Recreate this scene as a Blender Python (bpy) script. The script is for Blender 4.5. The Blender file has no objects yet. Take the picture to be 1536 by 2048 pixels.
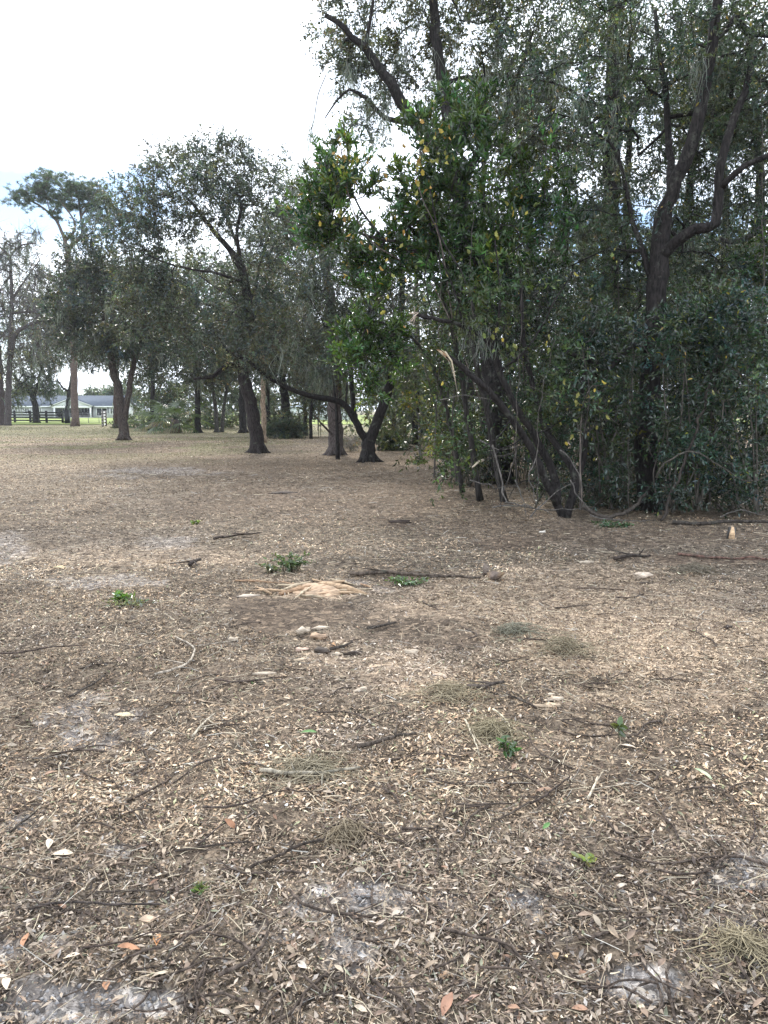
import bpy, math, random
import numpy as np
from mathutils import Vector

random.seed(5)
rng = np.random.default_rng(11)
scene = bpy.context.scene
COL = scene.collection

# ------------------------------------------------------------------ camera
CAM_H, PITCH, FPX = 1.6, math.radians(7.55), 1538.0
cam = bpy.data.cameras.new("camera")
cam.sensor_fit = 'HORIZONTAL'; cam.sensor_width = 36.0; cam.lens = 36.0 * FPX / 1536.0
cam.clip_start = 0.05; cam.clip_end = 6000
cam_ob = bpy.data.objects.new("camera", cam); COL.objects.link(cam_ob)
cam_ob.location = (0, 0, CAM_H); cam_ob.rotation_euler = (math.pi / 2 - PITCH, 0, 0)
scene.camera = cam_ob

# ------------------------------------------------------------------ light
SUN_AZ, SUN_EL = math.radians(-14), math.radians(42)      # in front of the camera, a little to the left
sun_dir = Vector((math.sin(SUN_AZ) * math.cos(SUN_EL), math.cos(SUN_AZ) * math.cos(SUN_EL), math.sin(SUN_EL)))
world = bpy.data.worlds.new("World"); scene.world = world; world.use_nodes = True
wn, wl = world.node_tree.nodes, world.node_tree.links
wn.clear()
out = wn.new("ShaderNodeOutputWorld"); bg = wn.new("ShaderNodeBackground"); bg.inputs[1].default_value = 0.1
sky = wn.new("ShaderNodeTexSky"); sky.sky_type = 'NISHITA'; sky.sun_disc = False
sky.sun_elevation = SUN_EL; sky.sun_rotation = SUN_AZ; sky.air_density = 1.0; sky.dust_density = 0.4; sky.ozone_density = 3.0
tc = wn.new("ShaderNodeTexCoord")
mp = wn.new("ShaderNodeMapping"); mp.inputs['Scale'].default_value = (2.6, 2.6, 6.5); mp.inputs['Location'].default_value = (-1.86, -14.64, -3.88)
nz = wn.new("ShaderNodeTexNoise"); nz.inputs['Scale'].default_value = 1.0; nz.inputs['Detail'].default_value = 7; nz.inputs['Roughness'].default_value = 0.55
rp = wn.new("ShaderNodeValToRGB"); rp.color_ramp.elements[0].position = 0.33; rp.color_ramp.elements[1].position = 0.43
nz2 = wn.new("ShaderNodeTexNoise"); nz2.inputs['Scale'].default_value = 2.3; nz2.inputs['Detail'].default_value = 5
rp2 = wn.new("ShaderNodeValToRGB")
rp2.color_ramp.elements[0].position = 0.25; rp2.color_ramp.elements[0].color = (8.8, 10.0, 11.8, 1)
rp2.color_ramp.elements[1].position = 0.7; rp2.color_ramp.elements[1].color = (14.6, 15.5, 16.8, 1)
mx = wn.new("ShaderNodeMix"); mx.data_type = 'RGBA'
wl.new(tc.outputs['Generated'], mp.inputs['Vector']); wl.new(mp.outputs[0], nz.inputs['Vector']); wl.new(mp.outputs[0], nz2.inputs['Vector'])
wl.new(nz.outputs['Fac'], rp.inputs[0]); wl.new(nz2.outputs['Fac'], rp2.inputs[0])
wl.new(rp.outputs[0], mx.inputs['Factor']); wl.new(sky.outputs[0], mx.inputs['A']); wl.new(rp2.outputs[0], mx.inputs['B'])
wl.new(mx.outputs['Result'], bg.inputs[0]); wl.new(bg.outputs[0], out.inputs[0])

sun = bpy.data.lights.new("sun", 'SUN'); sun.energy = 2.3; sun.angle = math.radians(10); sun.color = (1.0, 0.95, 0.87)
sun_ob = bpy.data.objects.new("sun", sun); COL.objects.link(sun_ob); sun_ob.rotation_euler = sun_dir.to_track_quat('Z', 'Y').to_euler()
sun_ob.location = (-20, 60, 60)
scene.view_settings.view_transform = 'Standard'; scene.view_settings.look = 'None'
scene.view_settings.gamma = 1.0; scene.view_settings.exposure = 1.0; scene.view_settings.use_curve_mapping = False
scene.render.engine = 'CYCLES'
scene.cycles.max_bounces = 8; scene.cycles.transparent_max_bounces = 4

# ------------------------------------------------------------------ projection helpers (photo pixel + distance -> world)
CP, SP = math.cos(PITCH), math.sin(PITCH)
def at(px, py, D):
    u = (1024.0 - py) / FPX; t = D / (CP + u * SP)
    return np.array([(px - 768.0) / FPX * t, D, CAM_H + t * (u * CP - SP)])
def gp(px, py):
    """where the line of sight meets the flat ground"""
    u = (1024.0 - py) / FPX; dz = u * CP - SP; t = -CAM_H / dz
    return np.array([(px - 768.0) / FPX * t, t * (CP + u * SP)])
def to_px(x, y):
    dep = y * CP + CAM_H * SP; up = y * SP - CAM_H * CP
    return 768 + FPX * x / dep, 1024 - FPX * up / dep

# ------------------------------------------------------------------ numpy noise
def _h(ix, iy, iz, s):
    n = (ix.astype(np.int64) * 374761393 + iy.astype(np.int64) * 668265263 + iz.astype(np.int64) * 2147483647 + s * 974634777) & 0xffffffff
    n = ((n ^ (n >> 13)) * 1274126177) & 0xffffffff
    n = ((n ^ (n >> 16)) * 2246822519) & 0xffffffff
    return ((n ^ (n >> 15)) & 0xffffff) / 16777215.0
def vnoise(x, y, z=None, s=0):
    x = np.asarray(x, float); y = np.asarray(y, float)
    z = np.zeros_like(x) if z is None else np.asarray(z, float)
    ix, iy, iz = np.floor(x), np.floor(y), np.floor(z)
    fx, fy, fz = x - ix, y - iy, z - iz
    fx, fy, fz = [f * f * (3 - 2 * f) for f in (fx, fy, fz)]
    r = 0
    for a in (0, 1):
        for b in (0, 1):
            for c in (0, 1):
                w = (fx if a else 1 - fx) * (fy if b else 1 - fy) * (fz if c else 1 - fz)
                r = r + w * _h(ix + a, iy + b, iz + c, s)
    return r
def fbm(x, y, z=None, s=0, o=4):
    v, a, f, t = 0, 1.0, 1.0, 0
    for i in range(o):
        v = v + a * vnoise(x * f, y * f, None if z is None else z * f, s + i * 17); t += a; a *= 0.5; f *= 2.03
    return v / t
def sm(a, b, x):
    t = np.clip((x - a) / (b - a), 0, 1); return t * t * (3 - 2 * t)

# ------------------------------------------------------------------ mesh + object helpers
def tag(o, label=None, cat=None, group=None, kind=None):
    if label: o["label"] = label
    if cat: o["category"] = cat
    if group: o["group"] = group
    if kind: o["kind"] = kind
    return o
def empty(name, loc, label=None, cat=None, group=None, kind=None):
    o = bpy.data.objects.new(name, None); COL.objects.link(o); o.location = [float(v) for v in loc]; o.empty_display_size = 0.1
    return tag(o, label, cat, group, kind)
class MB:
    """collects vertices, tinted, and triangles / quads; build() links them as one mesh object"""
    def __init__(s): s.v, s.c, s.f3, s.f4, s.n = [], [], [], [], 0
    def add(s, v, tint, f3=None, f4=None):
        v = np.asarray(v, np.float32).reshape(-1, 3)
        t = np.asarray(tint, np.float32)
        if t.ndim == 1: t = np.broadcast_to(t, (len(v), 3))
        s.v.append(v); s.c.append(t)
        if f3 is not None and len(f3): s.f3.append(np.asarray(f3, np.int32).reshape(-1, 3) + s.n)
        if f4 is not None and len(f4): s.f4.append(np.asarray(f4, np.int32).reshape(-1, 4) + s.n)
        s.n += len(v)
    def mesh(s, name, mat, off=(0, 0, 0), smooth=False):
        me = bpy.data.meshes.new(name)
        if s.n == 0: return me
        V = np.concatenate(s.v) - np.asarray(off, np.float32); C = np.concatenate(s.c)
        f3 = np.concatenate(s.f3) if s.f3 else np.zeros((0, 3), np.int32)
        f4 = np.concatenate(s.f4) if s.f4 else np.zeros((0, 4), np.int32)
        me.vertices.add(len(V)); me.vertices.foreach_set("co", V.astype(np.float32).ravel())
        L = np.concatenate([f3.ravel(), f4.ravel()]).astype(np.int32)
        me.loops.add(len(L)); me.loops.foreach_set("vertex_index", L)
        tot = np.concatenate([np.full(len(f3), 3, np.int32), np.full(len(f4), 4, np.int32)])
        st = np.concatenate([[0], np.cumsum(tot)[:-1]]).astype(np.int32)
        me.polygons.add(len(tot)); me.polygons.foreach_set("loop_start", st)
        if smooth: me.polygons.foreach_set("use_smooth", np.ones(len(tot), bool))
        me.update(calc_edges=True)
        a = me.color_attributes.new("tint", 'FLOAT_COLOR', 'POINT')
        a.data.foreach_set("color", np.concatenate([C, np.ones((len(C), 1), np.float32)], 1).astype(np.float32).ravel())
        me.materials.append(mat)
        return me
    def build(s, name, mat, parent=None, loc=(0, 0, 0), smooth=False):
        """vertices are given in world space; the object sits at loc, or in its parent's space"""
        off = np.asarray(parent.location if parent is not None else loc, np.float32)
        if parent is not None and parent.parent is not None: off = off + np.asarray(parent.parent.location, np.float32)
        o = bpy.data.objects.new(name, s.mesh(name, mat, off, smooth)); COL.objects.link(o)
        if parent is not None: o.parent = parent
        else: o.location = [float(v) for v in loc]
        return o
    def box(s, c, d, tint, rz=0.0):
        x, y, z = np.asarray(d) / 2.0
        v = np.array([[-x, -y, -z], [x, -y, -z], [x, y, -z], [-x, y, -z], [-x, -y, z], [x, -y, z], [x, y, z], [-x, y, z]])
        ca, sa = math.cos(rz), math.sin(rz)
        v = v @ np.array([[ca, sa, 0], [-sa, ca, 0], [0, 0, 1]]) + np.asarray(c)
        s.add(v, tint, f4=[[0, 3, 2, 1], [4, 5, 6, 7], [0, 1, 5, 4], [1, 2, 6, 5], [2, 3, 7, 6], [3, 0, 4, 7]])
    def tube(s, P, R, k=6, tint=(1, 1, 1), rough=0.0, seed=0, caps=True):
        P = np.asarray(P, float); R = np.broadcast_to(np.asarray(R, float), (len(P),)); n = len(P)
        if n < 2: return
        T = np.gradient(P, axis=0); T /= np.linalg.norm(T, axis=1, keepdims=True) + 1e-9
        A = np.eye(3)[np.argmin(np.abs(T.mean(0)))]
        U = np.cross(T, A); U /= np.linalg.norm(U, axis=1, keepdims=True) + 1e-9
        W = np.cross(T, U)
        th = np.linspace(0, 2 * np.pi, k, endpoint=False)
        rr = R[:, None] * np.ones((1, k))
        if rough:
            cs = np.cumsum(np.r_[0, np.linalg.norm(np.diff(P, axis=0), axis=1)])
            rr = rr * (1 + rough * (2 * fbm(np.cos(th)[None] * 1.6 + 9 + cs[:, None] * 0, np.sin(th)[None] * 1.6 + 9 + cs[:, None] * 0, cs[:, None] * 2.2 + th[None] * 0, s=seed, o=3) - 1))
        V = P[:, None] + rr[..., None] * (np.cos(th)[None, :, None] * U[:, None] + np.sin(th)[None, :, None] * W[:, None])
        i = np.arange(n - 1)[:, None] * k; j = np.arange(k)[None]; j2 = (j + 1) % k
        f = np.stack([i + j, i + j2, i + k + j2, i + k + j], -1).reshape(-1, 4)
        f3 = None
        if caps and k >= 3:
            last = (n - 1) * k
            f3 = [[last, last + a, last + a + 1] for a in range(1, k - 1)] + [[0, a + 1, a] for a in range(1, k - 1)]
        s.add(V.reshape(-1, 3), tint, f3=f3, f4=f)
    def leaves(s, B, axis, nrm, L, W, tint, hexa=False, fold=0.22):
        """many leaves at once: base points, axes, normals, lengths, widths"""
        n = len(B); L = np.broadcast_to(L, (n,))[:, None]; W = np.broadcast_to(W, (n,))[:, None]
        axis = axis / (np.linalg.norm(axis, axis=1, keepdims=True) + 1e-9)
        side = np.cross(axis, nrm); side /= np.linalg.norm(side, axis=1, keepdims=True) + 1e-9
        up = np.cross(side, axis)
        if hexa:
            V = np.stack([B, B + axis * L * .3 + side * W * .5 + up * W * fold, B + axis * L * .68 + side * W * .42 + up * W * fold * .8 - up * L * .02,
                          B + axis * L - up * L * .1, B + axis * L * .68 - side * W * .42 + up * W * fold * .8 - up * L * .02, B + axis * L * .3 - side * W * .5 + up * W * fold], 1)
            o = np.arange(n)[:, None] * 6
            f = np.concatenate([o + np.array([[0, 1, 2, 3]]), o + np.array([[0, 3, 4, 5]])], 0); k = 6
            s.add(V.reshape(-1, 3), np.repeat(tint, k, 0), f4=f)
        else:
            V = np.stack([B, B + axis * L * .48 + side * W * .5 + up * W * fold, B + axis * L, B + axis * L * .48 - side * W * .5 + up * W * fold], 1)
            o = np.arange(n)[:, None] * 4
            f = np.concatenate([o + np.array([[0, 1, 2]]), o + np.array([[0, 2, 3]])], 0)
            s.add(V.reshape(-1, 3), np.repeat(tint, 4, 0), f3=f)
def _tris(s, B, axis, nrm, L, W, tint):
    n = len(B); L = np.broadcast_to(L, (n,))[:, None]; W = np.broadcast_to(W, (n,))[:, None]
    axis = axis / (np.linalg.norm(axis, axis=1, keepdims=True) + 1e-9); side = np.cross(axis, nrm); side /= np.linalg.norm(side, axis=1, keepdims=True) + 1e-9
    V = np.stack([B - side * W * .5, B + side * W * .5 + axis * L * .15, B + axis * L], 1)
    s.add(V.reshape(-1, 3), np.repeat(tint, 3, 0), f3=np.arange(n * 3).reshape(-1, 3))
MB.tris = _tris
def unit(n):
    v = rng.normal(size=(n, 3)); return v / (np.linalg.norm(v, axis=1, keepdims=True) + 1e-9)
def tints(n, base, var=0.25, hue=0.12):
    b = np.asarray(base, float)[None] * np.exp(rng.normal(0, var, (n, 1))) * np.exp(rng.normal(0, hue, (n, 3)))
    return np.clip(b, 0.003, 0.9)

# ------------------------------------------------------------------ materials
def mat_new(name):
    m = bpy.data.materials.new(name); m.use_nodes = True
    nt = m.node_tree; return m, nt.nodes, nt.links, nt.nodes["Principled BSDF"]
def tint_mat(name, rough=0.7, spec=0.3, nscale=30.0, namp=0.25, bump=0.0, bscale=40.0, stretch=(1, 1, 1), trans=0.0, tcol=1.5, attr=True, color=(1, 1, 1), objcol=False):
    m, N, Lk, P = mat_new(name)
    P.inputs['Roughness'].default_value = rough; P.inputs['Specular IOR Level'].default_value = spec
    tcn = N.new("ShaderNodeTexCoord"); mpn = N.new("ShaderNodeMapping"); mpn.inputs['Scale'].default_value = stretch
    Lk.new(tcn.outputs['Object'], mpn.inputs[0])
    no = N.new("ShaderNodeTexNoise"); no.inputs['Scale'].default_value = nscale; no.inputs['Detail'].default_value = 4
    Lk.new(mpn.outputs[0], no.inputs['Vector'])
    mr = N.new("ShaderNodeMapRange"); mr.inputs['To Min'].default_value = 1 - namp; mr.inputs['To Max'].default_value = 1 + namp
    mr.inputs['From Min'].default_value = 0.3; mr.inputs['From Max'].default_value = 0.7
    Lk.new(no.outputs['Fac'], mr.inputs[0])
    if objcol:
        src = N.new("ShaderNodeObjectInfo").outputs['Color']
    elif attr:
        a = N.new("ShaderNodeAttribute"); a.attribute_name = "tint"; src = a.outputs['Color']
    else:
        r = N.new("ShaderNodeRGB"); r.outputs[0].default_value = (*color, 1); src = r.outputs[0]
    mu = N.new("ShaderNodeVectorMath"); mu.operation = 'SCALE'
    Lk.new(src, mu.inputs[0]); Lk.new(mr.outputs[0], mu.inputs['Scale'])
    Lk.new(mu.outputs[0], P.inputs['Base Color'])
    if bump:
        nb = N.new("ShaderNodeTexNoise"); nb.inputs['Scale'].default_value = bscale; nb.inputs['Detail'].default_value = 6
        Lk.new(mpn.outputs[0], nb.inputs['Vector'])
        bp = N.new("ShaderNodeBump"); bp.inputs['Strength'].default_value = bump; bp.inputs['Distance'].default_value = 0.02
        Lk.new(nb.outputs['Fac'], bp.inputs['Height']); Lk.new(bp.outputs[0], P.inputs['Normal'])
    if trans:
        t = N.new("ShaderNodeBsdfTranslucent"); sc = N.new("ShaderNodeVectorMath"); sc.operation = 'MULTIPLY'
        sc.inputs[1].default_value = (1.25 * tcol, 1.35 * tcol, 0.6 * tcol)
        Lk.new(mu.outputs[0], sc.inputs[0]); Lk.new(sc.outputs[0], t.inputs['Color'])
        ms = N.new("ShaderNodeMixShader"); ms.inputs[0].default_value = trans
        Lk.new(P.outputs[0], ms.inputs[1]); Lk.new(t.outputs[0], ms.inputs[2])
        Lk.new(ms.outputs[0], N["Material Output"].inputs[0])
    return m
M_leaf = tint_mat("leaf", rough=0.33, spec=0.55, nscale=3.0, namp=0.25, trans=0.36, tcol=1.5)
M_gloss = tint_mat("glossy_leaf", rough=0.2, spec=0.8, nscale=4.0, namp=0.2, trans=0.3, tcol=1.6)
M_moss = tint_mat("moss", rough=0.95, spec=0.05, nscale=6.0, namp=0.2, trans=0.2, tcol=1.0)
def bark_mat():
    m, N, Lk, P = mat_new("bark"); P.inputs['Roughness'].default_value = .9; P.inputs['Specular IOR Level'].default_value = .15
    a = N.new("ShaderNodeAttribute"); a.attribute_name = "tint"; tcn = N.new("ShaderNodeTexCoord")
    mpn = N.new("ShaderNodeMapping"); mpn.inputs['Scale'].default_value = (1, 1, .22); Lk.new(tcn.outputs['Object'], mpn.inputs[0])
    rid = N.new("ShaderNodeTexNoise"); rid.inputs['Scale'].default_value = 30; rid.inputs['Detail'].default_value = 5; rid.inputs['Roughness'].default_value = .65; Lk.new(mpn.outputs[0], rid.inputs['Vector'])
    mr = N.new("ShaderNodeMapRange"); mr.inputs['From Min'].default_value = .35; mr.inputs['From Max'].default_value = .65; mr.inputs['To Min'].default_value = .35; mr.inputs['To Max'].default_value = 1.7; Lk.new(rid.outputs['Fac'], mr.inputs[0])
    sc = N.new("ShaderNodeVectorMath"); sc.operation = 'SCALE'; Lk.new(a.outputs['Color'], sc.inputs[0]); Lk.new(mr.outputs[0], sc.inputs['Scale'])
    li = N.new("ShaderNodeTexNoise"); li.inputs['Scale'].default_value = 5; li.inputs['Detail'].default_value = 8; li.inputs['Roughness'].default_value = .7; Lk.new(tcn.outputs['Object'], li.inputs['Vector'])
    lm = N.new("ShaderNodeMapRange"); lm.inputs['From Min'].default_value = .56; lm.inputs['From Max'].default_value = .68; lm.inputs['To Max'].default_value = .55; Lk.new(li.outputs['Fac'], lm.inputs[0])
    mx_ = N.new("ShaderNodeMix"); mx_.data_type = 'RGBA'; mx_.inputs['B'].default_value = (.12, .125, .10, 1); Lk.new(lm.outputs[0], mx_.inputs['Factor']); Lk.new(sc.outputs[0], mx_.inputs['A']); Lk.new(mx_.outputs['Result'], P.inputs['Base Color'])
    bp = N.new("ShaderNodeBump"); bp.inputs['Strength'].default_value = 1; bp.inputs['Distance'].default_value = .03; Lk.new(rid.outputs['Fac'], bp.inputs['Height']); Lk.new(bp.outputs[0], P.inputs['Normal'])
    return m
M_bark = bark_mat()
M_litter = tint_mat("litter", rough=0.8, spec=0.2, nscale=90.0, namp=0.22)
M_wood = tint_mat("split_wood", rough=0.75, spec=0.2, nscale=40.0, namp=0.35, bump=0.8, bscale=60.0, stretch=(0.3, 1, 1))
M_dryleaf = tint_mat("dry_leaf", rough=0.65, spec=0.3, nscale=35.0, namp=0.25, objcol=True)
M_paint = tint_mat("painted", rough=0.6, spec=0.3, nscale=5.0, namp=0.07)
M_glass, _n, _l, _p = mat_new("window_glass")
_p.inputs['Base Color'].default_value = (0.02, 0.025, 0.03, 1); _p.inputs['Roughness'].default_value = 0.06

# ------------------------------------------------------------------ ground zones
SAND = [  # photo-pixel ellipses of bare grey sand: cx, cy, rx, ry, strength
    (250, 1995, 300, 62, .9), (740, 1800, 190, 52, .65), (690, 1905, 70, 55, .8), (770, 1700, 60, 26, .4), (1270, 1975, 130, 40, .85), (1500, 1745, 95, 50, .85), (1480, 1858, 70, 26, .6),
    (190, 1448, 120, 46, .6), (210, 1500, 60, 30, .35), (180, 1166, 140, 15, .9), (350, 1084, 62, 13, 1.0), (310, 943, 120, 7, 1.0), (215, 952, 60, 6, .8), (360, 938, 30, 5, 1.0), (20, 1085, 40, 34, .9), (850, 1655, 60, 14, .6), (1050, 1820, 40, 34, .8),
    (235, 1695, 36, 18, .8), (45, 1640, 40, 14, .8), (110, 1880, 35, 28, .7), (560, 1860, 60, 25, .6), (1090, 1735, 60, 20, .55), (440, 1285, 60, 14, .35), (690, 1166, 45, 6, .9), (20, 1900, 60, 40, .7), (760, 1180, 30, 8, .6),
    (880, 1910, 60, 30, .4), (1120, 1880, 40, 16, .5), (1340, 1700, 40, 14, .5), (480, 1500, 50, 14, .35), (820, 1540, 60, 14, .3)]
DUFF_SHADE = [(300, 905, 330, 16, .7), (620, 945, 340, 22, .7), (1000, 1050, 160, 26, .5), (1300, 1075, 300, 24, .6), (200, 1010, 260, 24, .3),   # tree shade painted as ground colour, and reddish brown duff, same form
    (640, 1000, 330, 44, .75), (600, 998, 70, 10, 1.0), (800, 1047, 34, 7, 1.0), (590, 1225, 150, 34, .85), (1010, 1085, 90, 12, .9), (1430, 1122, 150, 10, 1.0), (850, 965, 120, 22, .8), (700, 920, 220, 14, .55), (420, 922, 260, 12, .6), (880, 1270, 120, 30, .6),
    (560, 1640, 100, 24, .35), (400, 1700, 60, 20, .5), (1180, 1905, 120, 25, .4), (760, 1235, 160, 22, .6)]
CHIP = [  # pale fresh wood chips
    (1300, 1250, 330, 90, .8), (1100, 1180, 260, 40, .6), (820, 1340, 90, 40, .8), (660, 1310, 60, 40, .5), (1300, 1390, 200, 30, .5), (880, 1215, 140, 24, .6), (300, 1110, 240, 20, .45), (640, 1190, 110, 12, .6)]
def zones(x, y):
    px, py = to_px(x, y)
    n1 = fbm(x * 1.3, y * 1.3, s=3); n2 = fbm(x * 5, y * 5, s=9)
    def acc(lst, amp):
        r = np.zeros_like(x)
        for cx, cy, rx, ry, st in lst:
            d = np.sqrt(((px - cx) / rx) ** 2 + ((py - cy) / ry) ** 2)
            d = d + amp * (n1 - .5) * 2 + amp * (n2 - .5) * 1.6
            r = np.maximum(r, st * sm(1.35, .7, d))
        return r
    front = (y > 1.0)
    sand = acc(SAND, .72) * front
    sand = np.maximum(sand, .7 * sm(.60, .70, fbm(x * .7 + 5, y * .7, s=31)) * sm(.42, .6, n2) * (y < 5))
    n3 = fbm(x * 14, y * 14, s=12, o=3); sand = sm(.25, .85, sand * .85 + (n3 - .5) * 1.1) * np.minimum(1, sand * 1.5) * (.35 + .65 * sm(8, 3.5, y))
    duff_shade = np.maximum(acc(DUFF_SHADE, .4) * front,   .3 * sm(.60, .72, fbm(x * .55, y * .55, s=41)))
    chip = acc(CHIP, .4) * front
    grass = sm(20, 34, y) * sm(0, -8, x + (y - 34) * .12) * sm(.42, .62, fbm(x * .3, y * .3, s=51, o=4)) * .85
    grass = np.maximum(grass, sm(40, 58, y) * .8)
    return sand, duff_shade, chip, grass
def gz(x, y):
    x = np.asarray(x, float); y = np.asarray(y, float)
    near = sm(45, 10, y)
    z = .07 * (fbm(x * .6, y * .6, s=1, o=3) - .5) * near + .085 * (fbm(x * 2.4, y * 2.4, s=2, o=4) - .5) * near
    z = z + .25 * (fbm(x * .06, y * .06, s=6, o=2) - .5) * sm(25, 60, y)
    return z

# ground sheet: dense near the camera, wide enough for the horizon
ys = np.concatenate([np.linspace(-60, 0, 14)[:-1], np.linspace(0, 1.4, 8)[:-1], 1.4 + np.cumsum(np.geomspace(.022, .06, 210)), ])
ys = np.concatenate([ys, ys[-1] + np.cumsum(np.geomspace(.06, 1.2, 150))])
ys = np.concatenate([ys, ys[-1] + np.cumsum(np.geomspace(1.5, 260, 60))])
NXC = 270
tt = np.linspace(-1, 1, NXC)
half = np.where(ys < 0, 40, 2.6 + 0.78 * np.maximum(ys, 0)); half = np.where(ys < 0, 2.6 + (-ys) * .8, half)
shape = np.sign(tt) * (np.abs(tt) * .82 + .18 * np.abs(tt) ** 5)
GX = shape[None] * half[:, None]; GX[:, 0] -= 800; GX[:, -1] += 800
GY = np.repeat(ys[:, None], NXC, 1)
fx, fy = GX.ravel(), GY.ravel()
zs = gz(fx, fy)
sand, duff_shade, chip, grass = zones(fx, fy)
fine = sm(22, 3, fy)
zs += fine * (.012 * (fbm(fx * 17, fy * 17, s=71, o=2) - .5) + sand * .075 * (fbm(fx * 12, fy * 12, s=72, o=4) - .5))
zs += -.02 * sand * fine + .02 * duff_shade * fine
soil = np.array([.115, .096, .075]); csand = np.array([.37, .355, .35]); cduff_shade = np.array([.10, .073, .054]); cchip = np.array([.36, .285, .215]); cgrass = np.array([.15, .155, .075])
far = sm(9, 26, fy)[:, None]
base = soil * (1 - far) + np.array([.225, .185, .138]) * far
tint = base * (1 - .65 * duff_shade[:, None]) + cduff_shade * .65 * duff_shade[:, None]
tint = tint * (1 - .75 * chip[:, None]) + cchip * .75 * chip[:, None]
tint = tint * (1 - grass[:, None] * .65) + cgrass * grass[:, None] * .65
ds = .68 + .55 * sm(.25, .75, fbm(fx * 9, fy * 9, s=81, o=4))[:, None]
tint = tint * (1 - sand[:, None]) + csand * ds * sand[:, None]
tint *= (.8 + .4 * fbm(fx * 1.1, fy * 1.1, s=91)[:, None])
g = MB(); nr = len(ys)
ii = (np.arange(nr - 1)[:, None] * NXC + np.arange(NXC - 1)[None]).ravel()
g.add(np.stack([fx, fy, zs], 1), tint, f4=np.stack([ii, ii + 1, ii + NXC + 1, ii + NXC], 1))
M_ground, N, Lk, P = mat_new("ground")
P.inputs['Roughness'].default_value = .92; P.inputs['Specular IOR Level'].default_value = .15
a = N.new("ShaderNodeAttribute"); a.attribute_name = "tint"; geo = N.new("ShaderNodeNewGeometry")
vo = N.new("ShaderNodeTexVoronoi"); vo.inputs['Scale'].default_value = 24; vo.inputs['Randomness'].default_value = 1
dist = N.new("ShaderNodeTexNoise"); dist.inputs['Scale'].default_value = 14; dist.inputs['Detail'].default_value = 3
addv = N.new("ShaderNodeVectorMath"); addv.operation = 'MULTIPLY_ADD'; addv.inputs[1].default_value = (.12, .12, 0)
Lk.new(dist.outputs['Color'], addv.inputs[0]); Lk.new(geo.outputs['Position'], addv.inputs[2]); Lk.new(geo.outputs['Position'], dist.inputs['Vector'])
Lk.new(addv.outputs[0], vo.inputs['Vector'])
sep = N.new("ShaderNodeSeparateColor"); Lk.new(vo.outputs['Color'], sep.inputs[0])
rmp = N.new("ShaderNodeValToRGB"); e = rmp.color_ramp.elements
e[0].position = 0; e[0].color = (.45, .42, .40, 1); e[1].position = 1; e[1].color = (1.9, 1.8, 1.65, 1)
k = e.new(.3); k.color = (.75, .70, .66, 1); k = e.new(.75); k.color = (1.15, 1.1, 1.05, 1)
Lk.new(sep.outputs[0], rmp.inputs[0])
no = N.new("ShaderNodeTexNoise"); no.inputs['Scale'].default_value = 5; no.inputs['Detail'].default_value = 8; no.inputs['Roughness'].default_value = .7
Lk.new(geo.outputs['Position'], no.inputs['Vector'])
mr = N.new("ShaderNodeMapRange"); mr.inputs['From Min'].default_value = .3; mr.inputs['From Max'].default_value = .7; mr.inputs['To Min'].default_value = .68; mr.inputs['To Max'].default_value = 1.32
Lk.new(no.outputs['Fac'], mr.inputs[0])
vo2 = N.new("ShaderNodeTexVoronoi"); vo2.inputs['Scale'].default_value = 85; Lk.new(addv.outputs[0], vo2.inputs['Vector'])
sep2 = N.new("ShaderNodeSeparateColor"); Lk.new(vo2.outputs['Color'], sep2.inputs[0]); mr2 = N.new("ShaderNodeMapRange"); mr2.inputs['To Min'].default_value = .5; mr2.inputs['To Max'].default_value = 1.55; Lk.new(sep2.outputs[1], mr2.inputs[0])
mm = N.new("ShaderNodeMath"); mm.operation = 'MULTIPLY'; Lk.new(mr.outputs[0], mm.inputs[0]); Lk.new(mr2.outputs[0], mm.inputs[1])
m1 = N.new("ShaderNodeVectorMath"); m1.operation = 'MULTIPLY'; m2 = N.new("ShaderNodeVectorMath"); m2.operation = 'SCALE'
Lk.new(a.outputs['Color'], m1.inputs[0]); Lk.new(rmp.outputs[0], m1.inputs[1]); Lk.new(m1.outputs[0], m2.inputs[0]); Lk.new(mm.outputs[0], m2.inputs['Scale'])
Lk.new(m2.outputs[0], P.inputs['Base Color'])
nb = N.new("ShaderNodeTexNoise"); nb.inputs['Scale'].default_value = 55; nb.inputs['Detail'].default_value = 8; nb.inputs['Roughness'].default_value = .75
Lk.new(geo.outputs['Position'], nb.inputs['Vector'])
bp = N.new("ShaderNodeBump"); bp.inputs['Strength'].default_value = .9; bp.inputs['Distance'].default_value = .02
Lk.new(nb.outputs['Fac'], bp.inputs['Height']); Lk.new(bp.outputs[0], P.inputs['Normal'])
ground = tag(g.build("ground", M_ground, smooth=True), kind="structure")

# mown lawn beyond the fence, a separate sheet just above the ground
lw = MB(); lx = np.linspace(-150, 60, 60); ly = np.linspace(86, 240, 40)
LX, LY = np.meshgrid(lx, ly); LX = LX + (fbm(LX * .2, LY * .2, s=4) - .5) * 4
LYe = LY + (fbm(LX * .15, LX * 0, s=14) - .5) * 5
ii = (np.arange(39)[:, None] * 60 + np.arange(59)[None]).ravel()
lt = np.array([.20, .24, .07]) * (.75 + .5 * fbm(LX.ravel() * .5, LYe.ravel() * .3, s=21)[:, None])
lw.add(np.stack([LX.ravel(), LYe.ravel(), gz(LX.ravel(), LYe.ravel()) + .05], 1), lt, f4=np.stack([ii, ii + 1, ii + 61, ii + 60], 1))
M_lawn = tint_mat("lawn", rough=.9, spec=.1, nscale=2.0, namp=.3, bump=.6, bscale=6)
tag(lw.build("lawn", M_lawn, smooth=True), kind="structure")

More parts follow.
